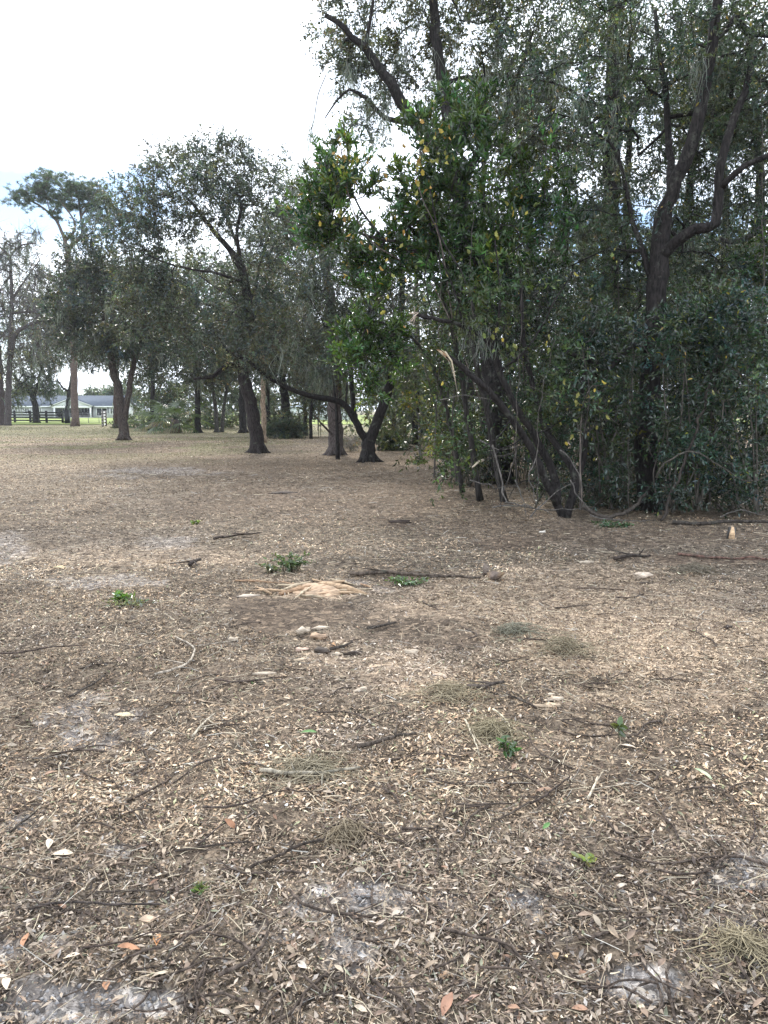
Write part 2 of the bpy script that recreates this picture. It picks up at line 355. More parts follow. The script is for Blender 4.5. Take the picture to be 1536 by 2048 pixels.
# ------------------------------------------------------------------ leaf litter: chips, leaf scraps, straw
PAL = np.array([[.46, .36, .26], [.38, .29, .20], [.29, .21, .14], [.21, .15, .10], [.13, .09, .065], [.075, .055, .045], [.33, .30, .27], [.20, .21, .12], [.54, .45, .35], [.30, .19, .12]])
PW = np.array([.11, .17, .20, .17, .13, .09, .05, .03, .03, .02])
def litter_points(y0, y1, rho):
    """points in the view wedge with a density that falls with distance"""
    Y = np.linspace(y0, y1, 400); wid = 1.06 * Y + 2.6; den = rho(Y) * wid
    cdf = np.cumsum(den); N_ = int(np.trapz(den, Y)); y = np.interp(rng.random(N_) * cdf[-1], cdf, Y)
    x = (rng.random(N_) - .5) * (1.06 * y + 2.6)
    return x, y
def scatter_pieces(mb, x, y, L, W, colors, tilt=.35, lift=.012):
    n = len(x); th = rng.random(n) * 2 * np.pi
    el = rng.normal(0, tilt, n)
    ax = np.stack([np.cos(th) * np.cos(el), np.sin(th) * np.cos(el), np.sin(el)], 1)
    nr_ = np.stack([rng.normal(0, tilt, n), rng.normal(0, tilt, n), np.ones(n)], 1)
    z = gz(x, y) + lift * rng.random(n) + np.abs(np.sin(el)) * L * .3
    B = np.stack([x, y, z], 1) - ax * L[:, None] * .5
    fr = (y > 7.5) | (L < .016)
    if (~fr).any(): mb.leaves(B[~fr], ax[~fr], nr_[~fr], L[~fr], W[~fr], colors[~fr], fold=.18)
    mb.tris(B[fr], ax[fr], nr_[fr], L[fr], W[fr] * 1.25, colors[fr])
x, y = litter_points(1.5, 48, lambda Y: 9500 * np.minimum(1, 3.2 / Y) ** 1.5)
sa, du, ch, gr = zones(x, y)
keep = rng.random(len(x)) > np.clip(sa * .78 + du * .18, 0, .95)
clump = fbm(x * 2.2, y * 2.2, s=61, o=3)
keep &= rng.random(len(x)) < .6 + .8 * sm(.3, .6, clump)
x, y, du, ch, gr = x[keep], y[keep], du[keep], ch[keep], gr[keep]; n = len(x)
size = (1 + .036 * np.maximum(0, y - 3))
L = (.009 + .034 * rng.random(n) ** 3.0) * size; W = L * (.14 + .36 * rng.random(n) ** 1.3); W = np.minimum(W, .013 * size)
idx = rng.choice(len(PAL), n, p=PW / PW.sum())
colr = PAL[idx] * np.array([1.06, 1.04, 1.0]) * np.exp(rng.normal(0, .26, (n, 1)))
colr = colr * (1 - .5 * du[:, None]) + np.array([.14, .098, .07]) * .5 * du[:, None]  # litter browned by the same pine straw and painted tree shade
colr = np.where((rng.random(n) < ch * .75)[:, None], np.array([.47, .36, .25]) * np.exp(rng.normal(0, .12, (n, 1))), colr)
colr = np.where((rng.random(n) < gr * .55)[:, None], np.array([.18, .18, .09]) * np.exp(rng.normal(0, .2, (n, 1))), colr)
colr = colr * np.exp(.75 * (fbm(x * .9 + 3, y * .9, s=33, o=4) - .5) * 2)[:, None] * np.where(rng.random(n) < .5 * sm(.5, .65, fbm(x * 1.7, y * 1.7, s=35, o=3)), .55, 1.0)[:, None]
px_, py_ = to_px(x, y); greyed = sm(1560, 1800, py_ + 240 * (fbm(x * 1.6, y * 1.6, s=37, o=3) - .5)) * .75  # litter greyer and darker towards the camera, and in random patches
greyed = np.maximum(greyed, .6 * sm(.55, .68, fbm(x * .8 + 11, y * .8, s=39, o=4)))[:, None]
colr = colr * (1 - greyed) + (colr * .5 + colr.mean(1, keepdims=True) * .5) * np.array([.70, .69, .70]) * greyed
lit = MB(); scatter_pieces(lit, x, y, L, W, np.clip(colr, .01, .8), .32)
tag(lit.build("leaf_litter", M_litter), kind="stuff")
N_LITTER = n
# crumbled scraps between the leaves
x, y = litter_points(1.5, 7.5, lambda Y: 12000 * np.minimum(1, 2.8 / Y) ** 1.6); sa, du, ch, gr = zones(x, y)
keep = rng.random(len(x)) > np.clip(sa * .93, 0, .95); x, y = x[keep], y[keep]; n = len(x)
L = .005 + .015 * rng.random(n) ** 2; W = L * (.2 + .4 * rng.random(n)); fi = rng.choice(len(PAL), n, p=[.1, .12, .15, .2, .18, .12, .05, .03, .03, .02])
sc_ = MB(); scatter_pieces(sc_, x, y, L, W, np.clip(PAL[fi] * np.array([1.0, 1.0, 1.0]) * np.exp(rng.normal(0, .2, (n, 1))), .01, .8), .5, .008)
tag(sc_.build("leaf_scraps", M_litter), kind="stuff")
# straw: thin bent strips
x, y = litter_points(1.5, 20, lambda Y: 850 * np.minimum(1, 3.4 / Y) ** 1.35)
sa, du, ch, gr = zones(x, y)
cl = fbm(x * 1.1 + 7, y * 1.1, s=65, o=3)
keep = (rng.random(len(x)) > sa * .75 + du * .3) & (rng.random(len(x)) < .25 + 1.5 * sm(.38, .62, cl))
x, y = x[keep], y[keep]; n = len(x)
L = (.03 + .13 * rng.random(n) ** 2) * (1 + .04 * (y - 2)); wd = (.0004 + .0009 * rng.random(n) ** 3) * (1 + .16 * np.maximum(y - 2.5, 0))
th = rng.random(n) * 2 * np.pi; bend = rng.normal(0, .55, n); rise = np.abs(rng.normal(0, .10, n)) + .01
pts = []
p = np.stack([x, y, gz(x, y) + .006 + .014 * rng.random(n)], 1)
NS = 3
for sgm in range(NS):
    a_ = th + bend * (sgm / (NS - 1) - .5)
    pts.append(p.copy())
    p = p + np.stack([np.cos(a_) * L / (NS - 1), np.sin(a_) * L / (NS - 1), (rise - .14 * sgm * rise * 4) * L / (NS - 1)], 1)
pts = np.stack(pts, 1)                                    # n, NS, 3
sd = np.stack([-np.sin(th), np.cos(th), rng.normal(0, .5, n)], 1) * wd[:, None]
V = np.stack([pts - sd[:, None], pts + sd[:, None]], 2).reshape(-1, 3)      # n, NS, 2
o = np.arange(n)[:, None] * NS * 2
f = np.concatenate([o + np.array([[2 * s_, 2 * s_ + 1, 2 * s_ + 3, 2 * s_ + 2]]) for s_ in range(NS - 1)], 0)
SP_ = np.array([[.42, .36, .26], [.34, .29, .21], [.27, .21, .15], [.15, .105, .08], [.09, .065, .05], [.36, .34, .30]])
cs = SP_[rng.choice(6, n, p=[.2, .22, .2, .16, .12, .1])] * np.exp(rng.normal(0, .15, (n, 1)))
st = MB(); st.add(V, np.repeat(cs, NS * 2, 0), f4=f)
tag(st.build("straw", M_litter), kind="stuff")
N_STRAW = n

# ------------------------------------------------------------------ tree builder
def cat_rom(P, step):
    P = np.asarray(P, float)
    if len(P) < 3:
        n = max(2, int(np.linalg.norm(P[-1] - P[0]) / step) + 1); t = np.linspace(0, 1, n)[:, None]; return P[0] * (1 - t) + P[-1] * t
    Q = np.vstack([2 * P[0] - P[1], P, 2 * P[-1] - P[-2]]); o_ = []
    for i in range(1, len(Q) - 2):
        n = max(2, int(np.linalg.norm(Q[i + 1] - Q[i]) / step) + 1)
        t = np.linspace(0, 1, n, endpoint=False)[:, None]
        a, b, c, d = Q[i - 1], Q[i], Q[i + 1], Q[i + 2]
        o_.append(.5 * (2 * b + (c - a) * t + (2 * a - 5 * b + 4 * c - d) * t ** 2 + (3 * b - a - 3 * c + d) * t ** 3))
    return np.vstack(o_ + [P[-1:]])
class Skel:
    def __init__(s): s.p, s.par, s.r, s.len, s.exp = [], [], [], [], []
    def node(s, p, par, r, e):
        s.p.append(np.asarray(p, float)); s.par.append(par); s.r.append(r); s.exp.append(e)
        s.len.append(0 if par < 0 else s.len[par] + np.linalg.norm(s.p[-1] - s.p[par])); return len(s.p) - 1
    def limb(s, pts, r0, r1, step=.3, jit=.02, flare=0.0):
        pts = np.array([at(*q) for q in pts])
        par = -1
        if s.p:
            d = np.linalg.norm(np.array(s.p) - pts[0], axis=1); par = int(np.argmin(d)); pts = np.vstack([s.p[par], pts[1:]])
        C = cat_rom(pts, step); n = len(C)
        for i in range(n):
            if i == 0 and par >= 0: continue
            t = i / (n - 1); r = r0 + (r1 - r0) * t
            if flare and par < 0 and len(s.p) <= n: r *= 1 + flare * math.exp(-max(0, C[i][2]) / .35)
            q = C[i] + (rng.normal(0, jit, 3) * (r0 + .05) * 4 if 0 < i < n - 1 else 0)
            par = s.node(q, par, r, True)
    def grow(s, T, seg=.4, jit=.12, rt=.004, sag=0.0, power=.45, wpl=.3):
        T = np.asarray(T, float); n = len(T); done = np.zeros(n, bool); ends = []
        Pn = np.array(s.p); ln = np.array(s.len); ex = np.array(s.exp)
        best = np.full(n, 1e9); bi = np.zeros(n, int); bd = np.full(n, 1e9)
        minz = min(p[2] for p in s.p) + .25 * (max(p[2] for p in s.p) - min(p[2] for p in s.p))
        for k in range(len(Pn)):
            if Pn[k][2] < minz: continue
            d = np.linalg.norm(T - Pn[k], axis=1); c = d + wpl * ln[k] * .5
            m = c < best; best[m] = c[m]; bi[m] = k; bd[m] = d[m]
        first = len(s.p)
        for _ in range(n):
            j = int(np.argmin(np.where(done, 1e9, bd))); done[j] = True
            k = bi[j]; a, b = s.p[k], T[j]; L_ = np.linalg.norm(b - a); m = max(1, int(L_ / seg)); par = k; new = []
            off = rng.normal(0, jit * L_, 3); off[2] += sag * L_
            for q in range(1, m + 1):
                t = q / m; pp = a * (1 - t) + b * t + off * math.sin(math.pi * t) + (rng.normal(0, jit * seg * .5, 3) if q < m else 0)
                par = s.node(pp, par, rt, False); new.append(par)
            ends.append(par)
            for q in new:
                d = np.linalg.norm(T - s.p[q], axis=1); c = d + wpl * s.len[q] * .5
                mm = (c < best) & ~done; best[mm] = c[mm]; bi[mm] = q; bd[mm] = d[mm]
        cnt = np.zeros(len(s.p))
        for e_ in ends: cnt[e_] += 1
        for q in range(len(s.p) - 1, -1, -1):
            if s.par[q] >= 0: cnt[s.par[q]] += cnt[q]
        for q in range(first, len(s.p)):
            r = rt * max(1, cnt[q]) ** power
            s.r[q] = min(r, .75 * s.r[s.par[q]] if s.exp[s.par[q]] else s.r[s.par[q]])
        return ends
    def mesh(s, mb, tint, rough=.12, rmin=0.0):
        ch = [[] for _ in s.p]
        for i, p in enumerate(s.par):
            if p >= 0: ch[p].append(i)
        P_ = np.array(s.p); R = np.array(s.r); starts = [(i, -1) for i, p in enumerate(s.par) if p < 0]; seed = 0
        while starts:
            i, fr = starts.pop(); chain = ([fr] if fr >= 0 else []) + [i]
            while ch[chain[-1]]:
                c = ch[chain[-1]]; c = sorted(c, key=lambda q: -(R[q] + (10 if s.exp[q] else 0))); 
                for q in c[1:]: starts.append((q, chain[-1]))
                chain.append(c[0])
            rr = R[chain].copy()
            if fr >= 0: rr[0] = min(rr[0], rr[1] * 1.25)
            rm = rr.max()
            k = 14 if rm > .1 else 9 if rm > .05 else 6 if rm > .02 else 4 if rm > .009 else 3
            seed += 1
            mb.tube(P_[chain], rr, k, tint, rough if rm > .02 else 0, seed, caps=rm > .02)
def sample_crown(ells, n, gap=.0, gs=.9, seed=0, shell=.42):
    """n points in the union of ellipsoids (cx, cy, rx, ry in photo pixels, distance, half depth in m), with gaps"""
    E = [(at(cx, cy, D), np.array([rx / FPX * D, rd, ry / FPX * D])) for cx, cy, rx, ry, D, rd in ells]
    w = np.array([np.prod(r) ** .75 for _, r in E]); w /= w.sum(); out_ = []
    while len(out_) < n:
        m = (n - len(out_)) * 3 + 20; k = rng.choice(len(E), m, p=w); u = unit(m) * (rng.random((m, 1)) ** shell)
        c = np.array([E[q][0] for q in k]) + u * np.array([E[q][1] for q in k])
        ok = fbm(c[:, 0] * gs, c[:, 1] * gs, c[:, 2] * gs, s=seed, o=2) > gap
        out_ += list(c[ok])
    return np.array(out_[:n])
def spray(mb_leaf, mb_wood, C, twigs=6, tl=.35, lpt=12, LL=.06, LW=.024, tint=(.05, .065, .035), var=.28, droop=.1, upw=0.0, hexa=False, center=None, wtint=(.09, .08, .07), wr=.0025, accent=None, aprob=0.0):
    """twigs radiating from every cluster point, leaves along each twig"""
    n = len(C); B = np.repeat(C, twigs, 0); m = len(B)
    d = unit(m)
    if center is not None:
        o_ = B - center; o_ /= np.linalg.norm(o_, axis=1, keepdims=True) + 1e-6; d = d + .55 * o_
    d[:, 2] += upw - droop * rng.random(m); d /= np.linalg.norm(d, axis=1, keepdims=True)
    l = tl * (.5 + .8 * rng.random(m)); tip = B + d * l[:, None]; tip[:, 2] -= droop * l * .5
    mid = (B + tip) / 2 + rng.normal(0, .08, (m, 3)) * l[:, None]
    if mb_wood is not None:
        sd = np.cross(d, unit(m)); sd /= np.linalg.norm(sd, axis=1, keepdims=True) + 1e-9; sd *= wr; s2 = np.cross(d, sd)
        V = np.stack([B - sd, B + sd, B + s2 * 1.4, tip], 1)
        o = np.arange(m)[:, None] * 4
        f3 = np.concatenate([o + np.array([q]) for q in ([0, 1, 3], [1, 2, 3], [2, 0, 3])], 0)
        mb_wood.add(V.reshape(-1, 3), wtint, f3=f3)
    t = .12 + .88 * rng.random((m, lpt)); k = m * lpt
    tq = t[..., None]
    base_ = ((1 - tq) ** 2 * B[:, None] + 2 * tq * (1 - tq) * mid[:, None] + tq ** 2 * tip[:, None]).reshape(-1, 3)
    ax = np.repeat(d, lpt, 0) * .7 + unit(k) * .8; ax[:, 2] += upw * .6 - droop * .4
    nr_ = unit(k) * .8; nr_[:, 2] += .7
    sz = .7 + .55 * rng.random(k)
    ct = np.repeat(np.exp(rng.normal(0, .38, (n, 1))) * np.exp(rng.normal(0, 1, (n, 1)) * np.array([[.20, .05, -.18]])) * .84, twigs * lpt, 0)
    col = tints(k, tint, var) * ct
    if accent is not None:
        a_ = rng.random(k) < aprob; col[a_] = tints(int(a_.sum()), accent, .25)
    if LL >= .125: mb_leaf.tris(base_, ax, nr_, LL * sz, LW * sz * 1.15, col)
    else: mb_leaf.leaves(base_, ax, nr_, LL * sz, LW * sz, col, hexa)
def moss_mesh(mb, P_, strands=26, ln=.6, wid=.004, tint=(.20, .22, .19), spread=.08):
    n = len(P_); B = np.repeat(P_, strands, 0); m = len(B); NSg = 4
    B = B + rng.normal(0, 1, (m, 3)) * np.array([spread, spread, spread * 1.2])
    cl = np.repeat(.5 + rng.random(n), strands)
    l = ln * cl * (.25 + .75 * rng.random(m)); a = rng.random(m) * 2 * np.pi
    sd = np.stack([np.cos(a), np.sin(a), np.zeros(m)], 1) * wid
    rows = []; p = B.copy()
    for q in range(NSg):
        w = (1, 1.1, .8, .15)[q]; rows.append(np.stack([p - sd * w, p + sd * w], 1))
        p = p + np.stack([rng.normal(0, .11, m) * l, rng.normal(0, .11, m) * l, -l / (NSg - 1)], 1)
    V = np.stack(rows, 1).reshape(-1, 3); o = np.arange(m)[:, None] * NSg * 2
    f = np.concatenate([o + np.array([[2 * s_, 2 * s_ + 1, 2 * s_ + 3, 2 * s_ + 2]]) for s_ in range(NSg - 1)], 0)
    mb.add(V, np.repeat(tints(m, tint, .2, .05), NSg * 2, 0), f4=f)
BARK_DARK, BARK_GREY, BARK_RED, BARK_TAN = (.022, .019, .018), (.075, .07, .064), (.06, .041, .035), (.24, .18, .13)
def tree(name, label, cat, limbs, ells, n=200, bark=BARK_DARK, group=None, twigs=6, tl=.35, lpt=12, LL=.06, LW=.024, tint=(.05, .065, .035), gap=.42, gs=.9, moss=0, mossln=.6, mosswid=.005,
         upw=0.0, droop=.12, hexa=False, mat=None, flare=.35, seg=.4, rt=.004, bare=0, accent=None, aprob=0., shell=.42, var=.28, step=.3, wr=.0025, strands=24, jit=.12, wpl=.3):
    seed = abs(hash_str(label)) % 997
    sk = Skel()
    for i, (pts, r0, r1) in enumerate(limbs): sk.limb(pts, r0, r1, step=step, flare=flare if i == 0 else 0)
    base = sk.p[0].copy(); root = empty(name, (base[0], base[1], base[2]), label, cat, group)
    wood, lf = MB(), MB()
    if n:
        C = sample_crown(ells, n, gap, gs, seed, shell); ends = sk.grow(C, seg=seg, rt=rt, jit=jit, wpl=wpl)
        nb = int(len(C) * bare)
        tw = MB()
        spray(lf, wood, C[nb:], twigs, tl, lpt, LL, LW, tint, var, droop, upw, hexa, C.mean(0), wtint=bark, wr=wr, accent=accent, aprob=aprob)
        if nb: spray(tw, wood, C[:nb], twigs * 2, tl * 1.5, 1, .001, .001, tint, wtint=tuple(np.array(bark) * 1.6), wr=wr, droop=droop)
    sk.mesh(wood, bark)
    if limbs[0][1] > .15 and base[1] < 60:
        r0 = limbs[0][1] * (1 + flare * .5); a0 = rng.uniform(0, 6.28)
        for q in range(7):
            a = a0 + q * .9 + rng.normal(0, .15); dv = np.array([math.cos(a), math.sin(a), 0]); ln = r0 * rng.uniform(1.25, 1.9)
            bz = float(gz(base[0], base[1])); P_ = [base + dv * r0 * .35, base + dv * r0 * .8, base + dv * ln * .7, base + dv * ln]
            for w_, z_ in zip(P_, (.55, .24, .05, -.06)): w_[2] = bz + z_ * r0 * 1.9
            wood.tube(cat_rom(np.array(P_), .08), np.linspace(r0 * .42, r0 * .12, len(cat_rom(np.array(P_), .08))), 8, bark, .2, q)
    o = wood.build("trunk", M_bark, root, smooth=True)
    if n: lf.build("crown", mat or M_leaf, root)
    if moss and n:
        ms = MB(); cand = np.array([p for p, e_ in zip(sk.p, sk.exp) if (not e_) or p[2] > base[2] + 2.2]); k = rng.choice(len(cand), min(moss, len(cand)), replace=False)
        moss_mesh(ms, cand[k], strands=strands, ln=mossln, wid=mosswid); tag(ms.build("hanging_moss", M_moss, root), kind="stuff")
    return root
def hash_str(s_):
    h = 7
    for c in s_: h = (h * 31 + ord(c)) & 0x7fffffff
    return h

#==TREES==
# ------------------------------------------------------------------ trees on the right, near
tree("oak_tree", "big dark oak with a forked limb reaching right, standing in the thicket on the right", "tree",
     [([(1297, 1028, 12.3), (1292, 900, 12.3), (1300, 780, 12.3), (1310, 640, 12.3), (1320, 520, 12.3), (1326, 440, 12.3)], .18, .14),
      ([(1326, 440, 12.3), (1342, 392, 12.2), (1370, 325, 12.1), (1392, 260, 12), (1402, 210, 12), (1420, 130, 12), (1432, 40, 12), (1440, -90, 12)], .11, .065),
      ([(1322, 510, 12.3), (1350, 485, 12.1), (1390, 457, 11.9), (1434, 448, 11.8), (1438, 380, 11.8), (1442, 330, 11.8), (1460, 260, 11.8), (1490, 180, 11.9), (1505, 120, 12)], .09, .045),
      ([(1437, 385, 11.8), (1470, 345, 11.6), (1510, 320, 11.5), (1570, 300, 11.4)], .05, .035),
      ([(1330, 390, 12.4), (1338, 300, 12.7), (1333, 200, 12.9), (1320, 110, 13), (1310, 20, 13)], .065, .03),
      ([(1334, 210, 12.9), (1300, 180, 12.6), (1255, 120, 12.4)], .03, .015),
      ([(1312, 610, 12.3), (1285, 500, 12.5), (1264, 440, 12.6), (1235, 310, 12.6), (1180, 255, 12.5)], .055, .015),
      ([(1303, 700, 12.3), (1262, 690, 12), (1222, 735, 11.9), (1180, 722, 11.8), (1135, 705, 11.7)], .055, .03)],
     [(1330, 130, 260, 230, 13.6, 2.2), (1190, 380, 190, 190, 13.6, 2.0), (1450, 360, 160, 220, 13.6, 2.2), (1170, 80, 190, 190, 13.4, 2.2), (1330, 570, 200, 100, 13.4, 1.2), (1480, 120, 130, 200, 13, 2), (1400, 60, 160, 120, 12, 1.2), (1180, 250, 120, 140, 12.2, 1)],
     n=720, twigs=6, lpt=13, LL=.068, LW=.024, tl=.38, gap=.40, tint=(.042, .060, .040), moss=44, mossln=.55, mosswid=.0025, accent=(.20, .15, .04), aprob=.02, seg=.3)
tree("oak_tree", "oak at the far right edge whose pale bent limb enters the frame", "tree",
     [([(1690, 1010, 13.5), (1680, 800, 13.5), (1650, 600, 13.5), (1600, 430, 13.6), (1590, 200, 13.7), (1600, 0, 13.8)], .2, .1),
      ([(1625, 480, 13.6), (1560, 420, 13.4), (1510, 468, 13.3), (1470, 484, 13.2), (1440, 478, 13.1)], .075, .035)],
     [(1560, 150, 160, 220, 13.6, 2.4), (1560, 450, 120, 160, 13.6, 2), (1480, 560, 90, 80, 13.3, 1.4)],
     n=330, lpt=13, LL=.07, LW=.026, tl=.4, bark=BARK_GREY, moss=12, mossln=.5, mosswid=.003, tint=(.045, .062, .042), seg=.3)
tree("oak_tree", "tall oak with two bare dark limbs rising above the glossy green tree", "tree",
     [([(1000, 960, 17), (996, 850, 17), (986, 740, 17.4), (962, 600, 18.2), (925, 430, 19), (906, 335, 19)], .25, .19),
      ([(906, 335, 19), (862, 285, 18.9), (818, 224, 18.7), (768, 148, 18.5), (733, 100, 18.4), (690, 60, 18.3), (650, 30, 18.2)], .18, .05),
      ([(906, 335, 19), (890, 200, 19.1), (877, 110, 19.1), (866, 20, 19.2), (862, -120, 19.2)], .15, .09),
      ([(892, 170, 19.1), (915, 156, 18.9), (970, 152, 18.7)], .05, .03),
      ([(738, 106, 18.4), (737, 60, 18.4), (748, -10, 18.4)], .05, .03),
      ([(800, 265, 18.8), (770, 235, 18.6), (735, 198, 18.4), (700, 180, 18.3), (672, 204, 18.2), (650, 236, 18.1)], .07, .012),
      ([(915, 380, 19), (960, 300, 19.4), (1020, 200, 19.6), (1060, 80, 19.8)], .09, .04)],
     [(800, 90, 140, 110, 20.8, 2), (715, 55, 85, 75, 20, 1.6), (990, 90, 130, 150, 20.2, 2.6), (690, 140, 45, 55, 19.2, 1), (900, -70, 280, 80, 19, 3), (745, 255, 60, 55, 18.6, 1.3), (780, 180, 60, 60, 20.2, 1.3), (1060, 250, 90, 110, 19.4, 2)],
     n=640, lpt=12, LL=.09, LW=.037, tl=.45, gap=.42, tint=(.058, .064, .042), moss=60, mossln=.9, mosswid=.005, strands=30)
tree("oak_tree", "tall straight oak deep in the right wood, its upper trunk faint among leaves", "tree",
     [([(1212, 950, 21), (1218, 700, 21), (1222, 400, 21), (1228, 150, 21), (1232, -60, 21)], .26, .2),
      ([(1222, 330, 21), (1180, 250, 20.6), (1130, 180, 20.2)], .09, .03), ([(1226, 260, 21), (1290, 200, 21.3), (1350, 120, 21.5)], .09, .03)],
     [(1200, 80, 220, 200, 21, 3), (1100, 300, 130, 150, 21, 2.5), (1400, 150, 180, 200, 21.5, 3), (1250, 380, 200, 150, 21, 2.5)],
     n=500, lpt=12, LL=.1, LW=.042, tl=.55, gap=.40, tint=(.045, .060, .043), moss=26, mossln=.8, mosswid=.005)
# ------------------------------------------------------------------ glossy green trees
GL = dict(mat=M_gloss, hexa=True, LL=.105, LW=.03, upw=.55, droop=.0, tl=.36, lpt=14, twigs=5, tint=(.039, .074, .024), rt=.005, seg=.3, flare=.3, gap=.36)
tree("laurel_tree", "glossy dark green laurel with upright leafy tips in front of the tall oak", "tree",
     [([(1010, 1010, 13.2), (985, 880, 13.2), (955, 740, 13.1), (930, 600, 13), (925, 450, 13), (940, 330, 13)], .06, .03),
      ([(935, 620, 13), (890, 520, 12.8), (850, 420, 12.7), (840, 300, 12.7)], .035, .02), ([(930, 560, 13), (1000, 460, 13.1), (1040, 350, 13.2)], .035, .02)],
     [(940, 340, 140, 120, 13, 1.3), (850, 410, 85, 110, 12.8, 1), (1035, 430, 110, 140, 13.1, 1.2), (905, 260, 70, 60, 13, .7), (825, 275, 26, 50, 12.8, .4), (930, 520, 130, 90, 12.9, 1.2)],
     n=300, bark=(.04, .036, .033), accent=(.20, .17, .03), aprob=.012, **GL)
tree("laurel_tree", "glossy laurel leaning left with orange and yellow leaves against the white sky", "tree",
     [([(960, 1000, 13.6), (930, 800, 13.5), (900, 640, 13.3), (860, 540, 13.1), (821, 494, 13), (769, 480, 12.9), (728, 470, 12.8)], .055, .022),
      ([(760, 480, 12.9), (722, 420, 12.8), (690, 340, 12.8), (684, 300, 12.8)], .02, .008), ([(735, 472, 12.8), (680, 450, 12.7), (625, 440, 12.6)], .018, .008)],
     [(672, 400, 62, 70, 12.8, .8), (690, 325, 42, 42, 12.8, .5), (640, 455, 52, 55, 12.7, .6), (725, 500, 60, 45, 12.9, .6), (745, 385, 20, 35, 12.8, .3), (800, 500, 70, 60, 13, .7)],
     n=125, bark=(.04, .036, .033), accent=(.20, .15, .03), aprob=.03, **{**GL, "gap": .34})
tree("laurel_tree", "drooping bright green laurel boughs hanging beside the forked trunk", "tree",
     [([(925, 985, 14), (900, 850, 14), (860, 720, 13.8), (800, 660, 13.6), (740, 640, 13.4), (715, 660, 13.3)], .045, .015), ([(745, 645, 13.4), (715, 700, 13.3), (705, 745, 13.3)], .015, .008)],
     [(728, 650, 42, 38, 13.3, .5), (712, 720, 38, 45, 13.3, .5), (740, 765, 40, 30, 13.4, .4), (770, 700, 45, 60, 13.5, .6), (745, 590, 40, 40, 13.5, .5)],
     n=64, bark=(.04, .036, .033), **{**GL, "tint": (.045, .084, .025)})
# ------------------------------------------------------------------ snapped leaning tree
bt = empty("broken_tree", (*at(1130, 1036, 11.4)[:2], 0), "leaning multi-stemmed tree snapped off with a raw orange break at the wood edge", "tree")
sk = Skel(); wood = MB()
sk.limb([(1130, 1040, 11.4), (1092, 960, 11.35), (1052, 882, 11.3), (1010, 820, 11.2), (970, 775, 11.1), (925, 735, 11.05), (893, 711, 11)], .066, .038, step=.15, flare=.4)
sk.limb([(1120, 1015, 11.42), (1108, 950, 11.6), (1068, 870, 11.6), (1030, 810, 11.6), (1000, 745, 11.6), (985, 700, 11.5), (960, 670, 11.5), (915, 650, 11.4), (880, 640, 11.3), (833, 628, 11.2)], .066, .026, step=.15)
sk.limb([(1132, 1035, 11.4), (1150, 960, 11.6), (1120, 900, 11.8), (1085, 840, 12), (1050, 700, 12.1), (1040, 560, 12.1)], .066, .025, step=.2)
sk.limb([(1145, 1000, 11.5), (1170, 900, 11.7), (1165, 780, 11.8), (1190, 640, 11.9)], .05, .02, step=.2)
for pts, r0, r1 in [([(978, 782, 11.1), (975, 830, 11), (982, 885, 10.95), (978, 920, 10.9)], .012, .006), ([(1000, 745, 11.6), (1060, 690, 11.4), (1110, 600, 11.4), (1150, 540, 11.4)], .018, .007),
                    ([(1066, 868, 11.6), (1110, 850, 11.5), (1160, 800, 11.4)], .014, .006), ([(1030, 840, 11.2), (1000, 870, 11), (960, 900, 10.9)], .012, .005),
                    ([(960, 670, 11.5), (930, 560, 11.5), (880, 470, 11.5), (860, 380, 11.5)], .018, .006), ([(1110, 1000, 11.4), (1060, 960, 11.1), (1030, 975, 10.9), (1015, 1005, 10.8)], .012, .006),
                    ([(985, 700, 11.5), (1000, 600, 11.6), (990, 480, 11.6)], .022, .01), ([(925, 735, 11.05), (935, 700, 11), (960, 690, 10.9)], .008, .004),
                    ([(930, 655, 11.4), (900, 560, 11.4), (870, 500, 11.3)], .016, .006), ([(865, 638, 11.3), (850, 560, 11.2), (860, 500, 11.2)], .01, .005)]:
    sk.limb(pts, r0, r1, step=.15)
sk.grow(sample_crown([(1000, 640, 150, 120, 11.6, 1.0), (1100, 900, 70, 130, 11.4, .6), (1010, 900, 70, 90, 11.2, .5), (1180, 850, 70, 120, 11.6, .5)], 230, .3, 1, 3), rt=.003, seg=.2, jit=.2)
sk.mesh(wood, BARK_DARK); wood.build("trunk", M_bark, bt, smooth=True)
brk = MB()
e0 = at(893, 711, 11); ORG, PALE = (.36, .21, .12), (.40, .33, .23)
for k in range(9):
    d = (at(886, 704, 11) - at(925, 735, 11.05)); d /= np.linalg.norm(d); o_ = unit(1)[0] * .03
    brk.tube([e0 - d * .08 + o_, e0 + d * (.02 + .05 * rng.random()) + o_ * .9, e0 + d * (.07 + .09 * rng.random()) + o_ * .7], [.014, .011, .002], 5, ORG if k % 3 else PALE)
brk.tube([at(890, 703, 10.95), at(903, 722, 10.93), at(908, 745, 10.92), at(912, 770, 10.92)], [.012, .013, .008, .003], 5, PALE)
brk.tube([at(897, 722, 10.95), at(904, 738, 10.94), at(911, 765, 10.92), at(917, 800, 10.92)], [.004, .005, .004, .002], 4, (.3, .26, .21))
brk.build("splintered_break", M_wood, bt)
br2 = MB(); e1 = at(833, 628, 11.2)
for k in range(9): br2.tube([e1 + rng.normal(0, .012, 3), e1 + np.array([-.10 * rng.random() - .03, rng.normal(0, .03), rng.normal(-.02, .08)])], [.008, .001], 4, (.45, .36, .28))
br2.build("splintered_tip", M_wood, bt)
msx = MB(); moss_mesh(msx, np.array([at(*q) for q in [(960, 672, 11.45), (945, 662, 11.4), (972, 690, 11.45)]]), 40, .3, .003, spread=.1); tag(msx.build("hanging_moss", M_moss, bt), kind="stuff")
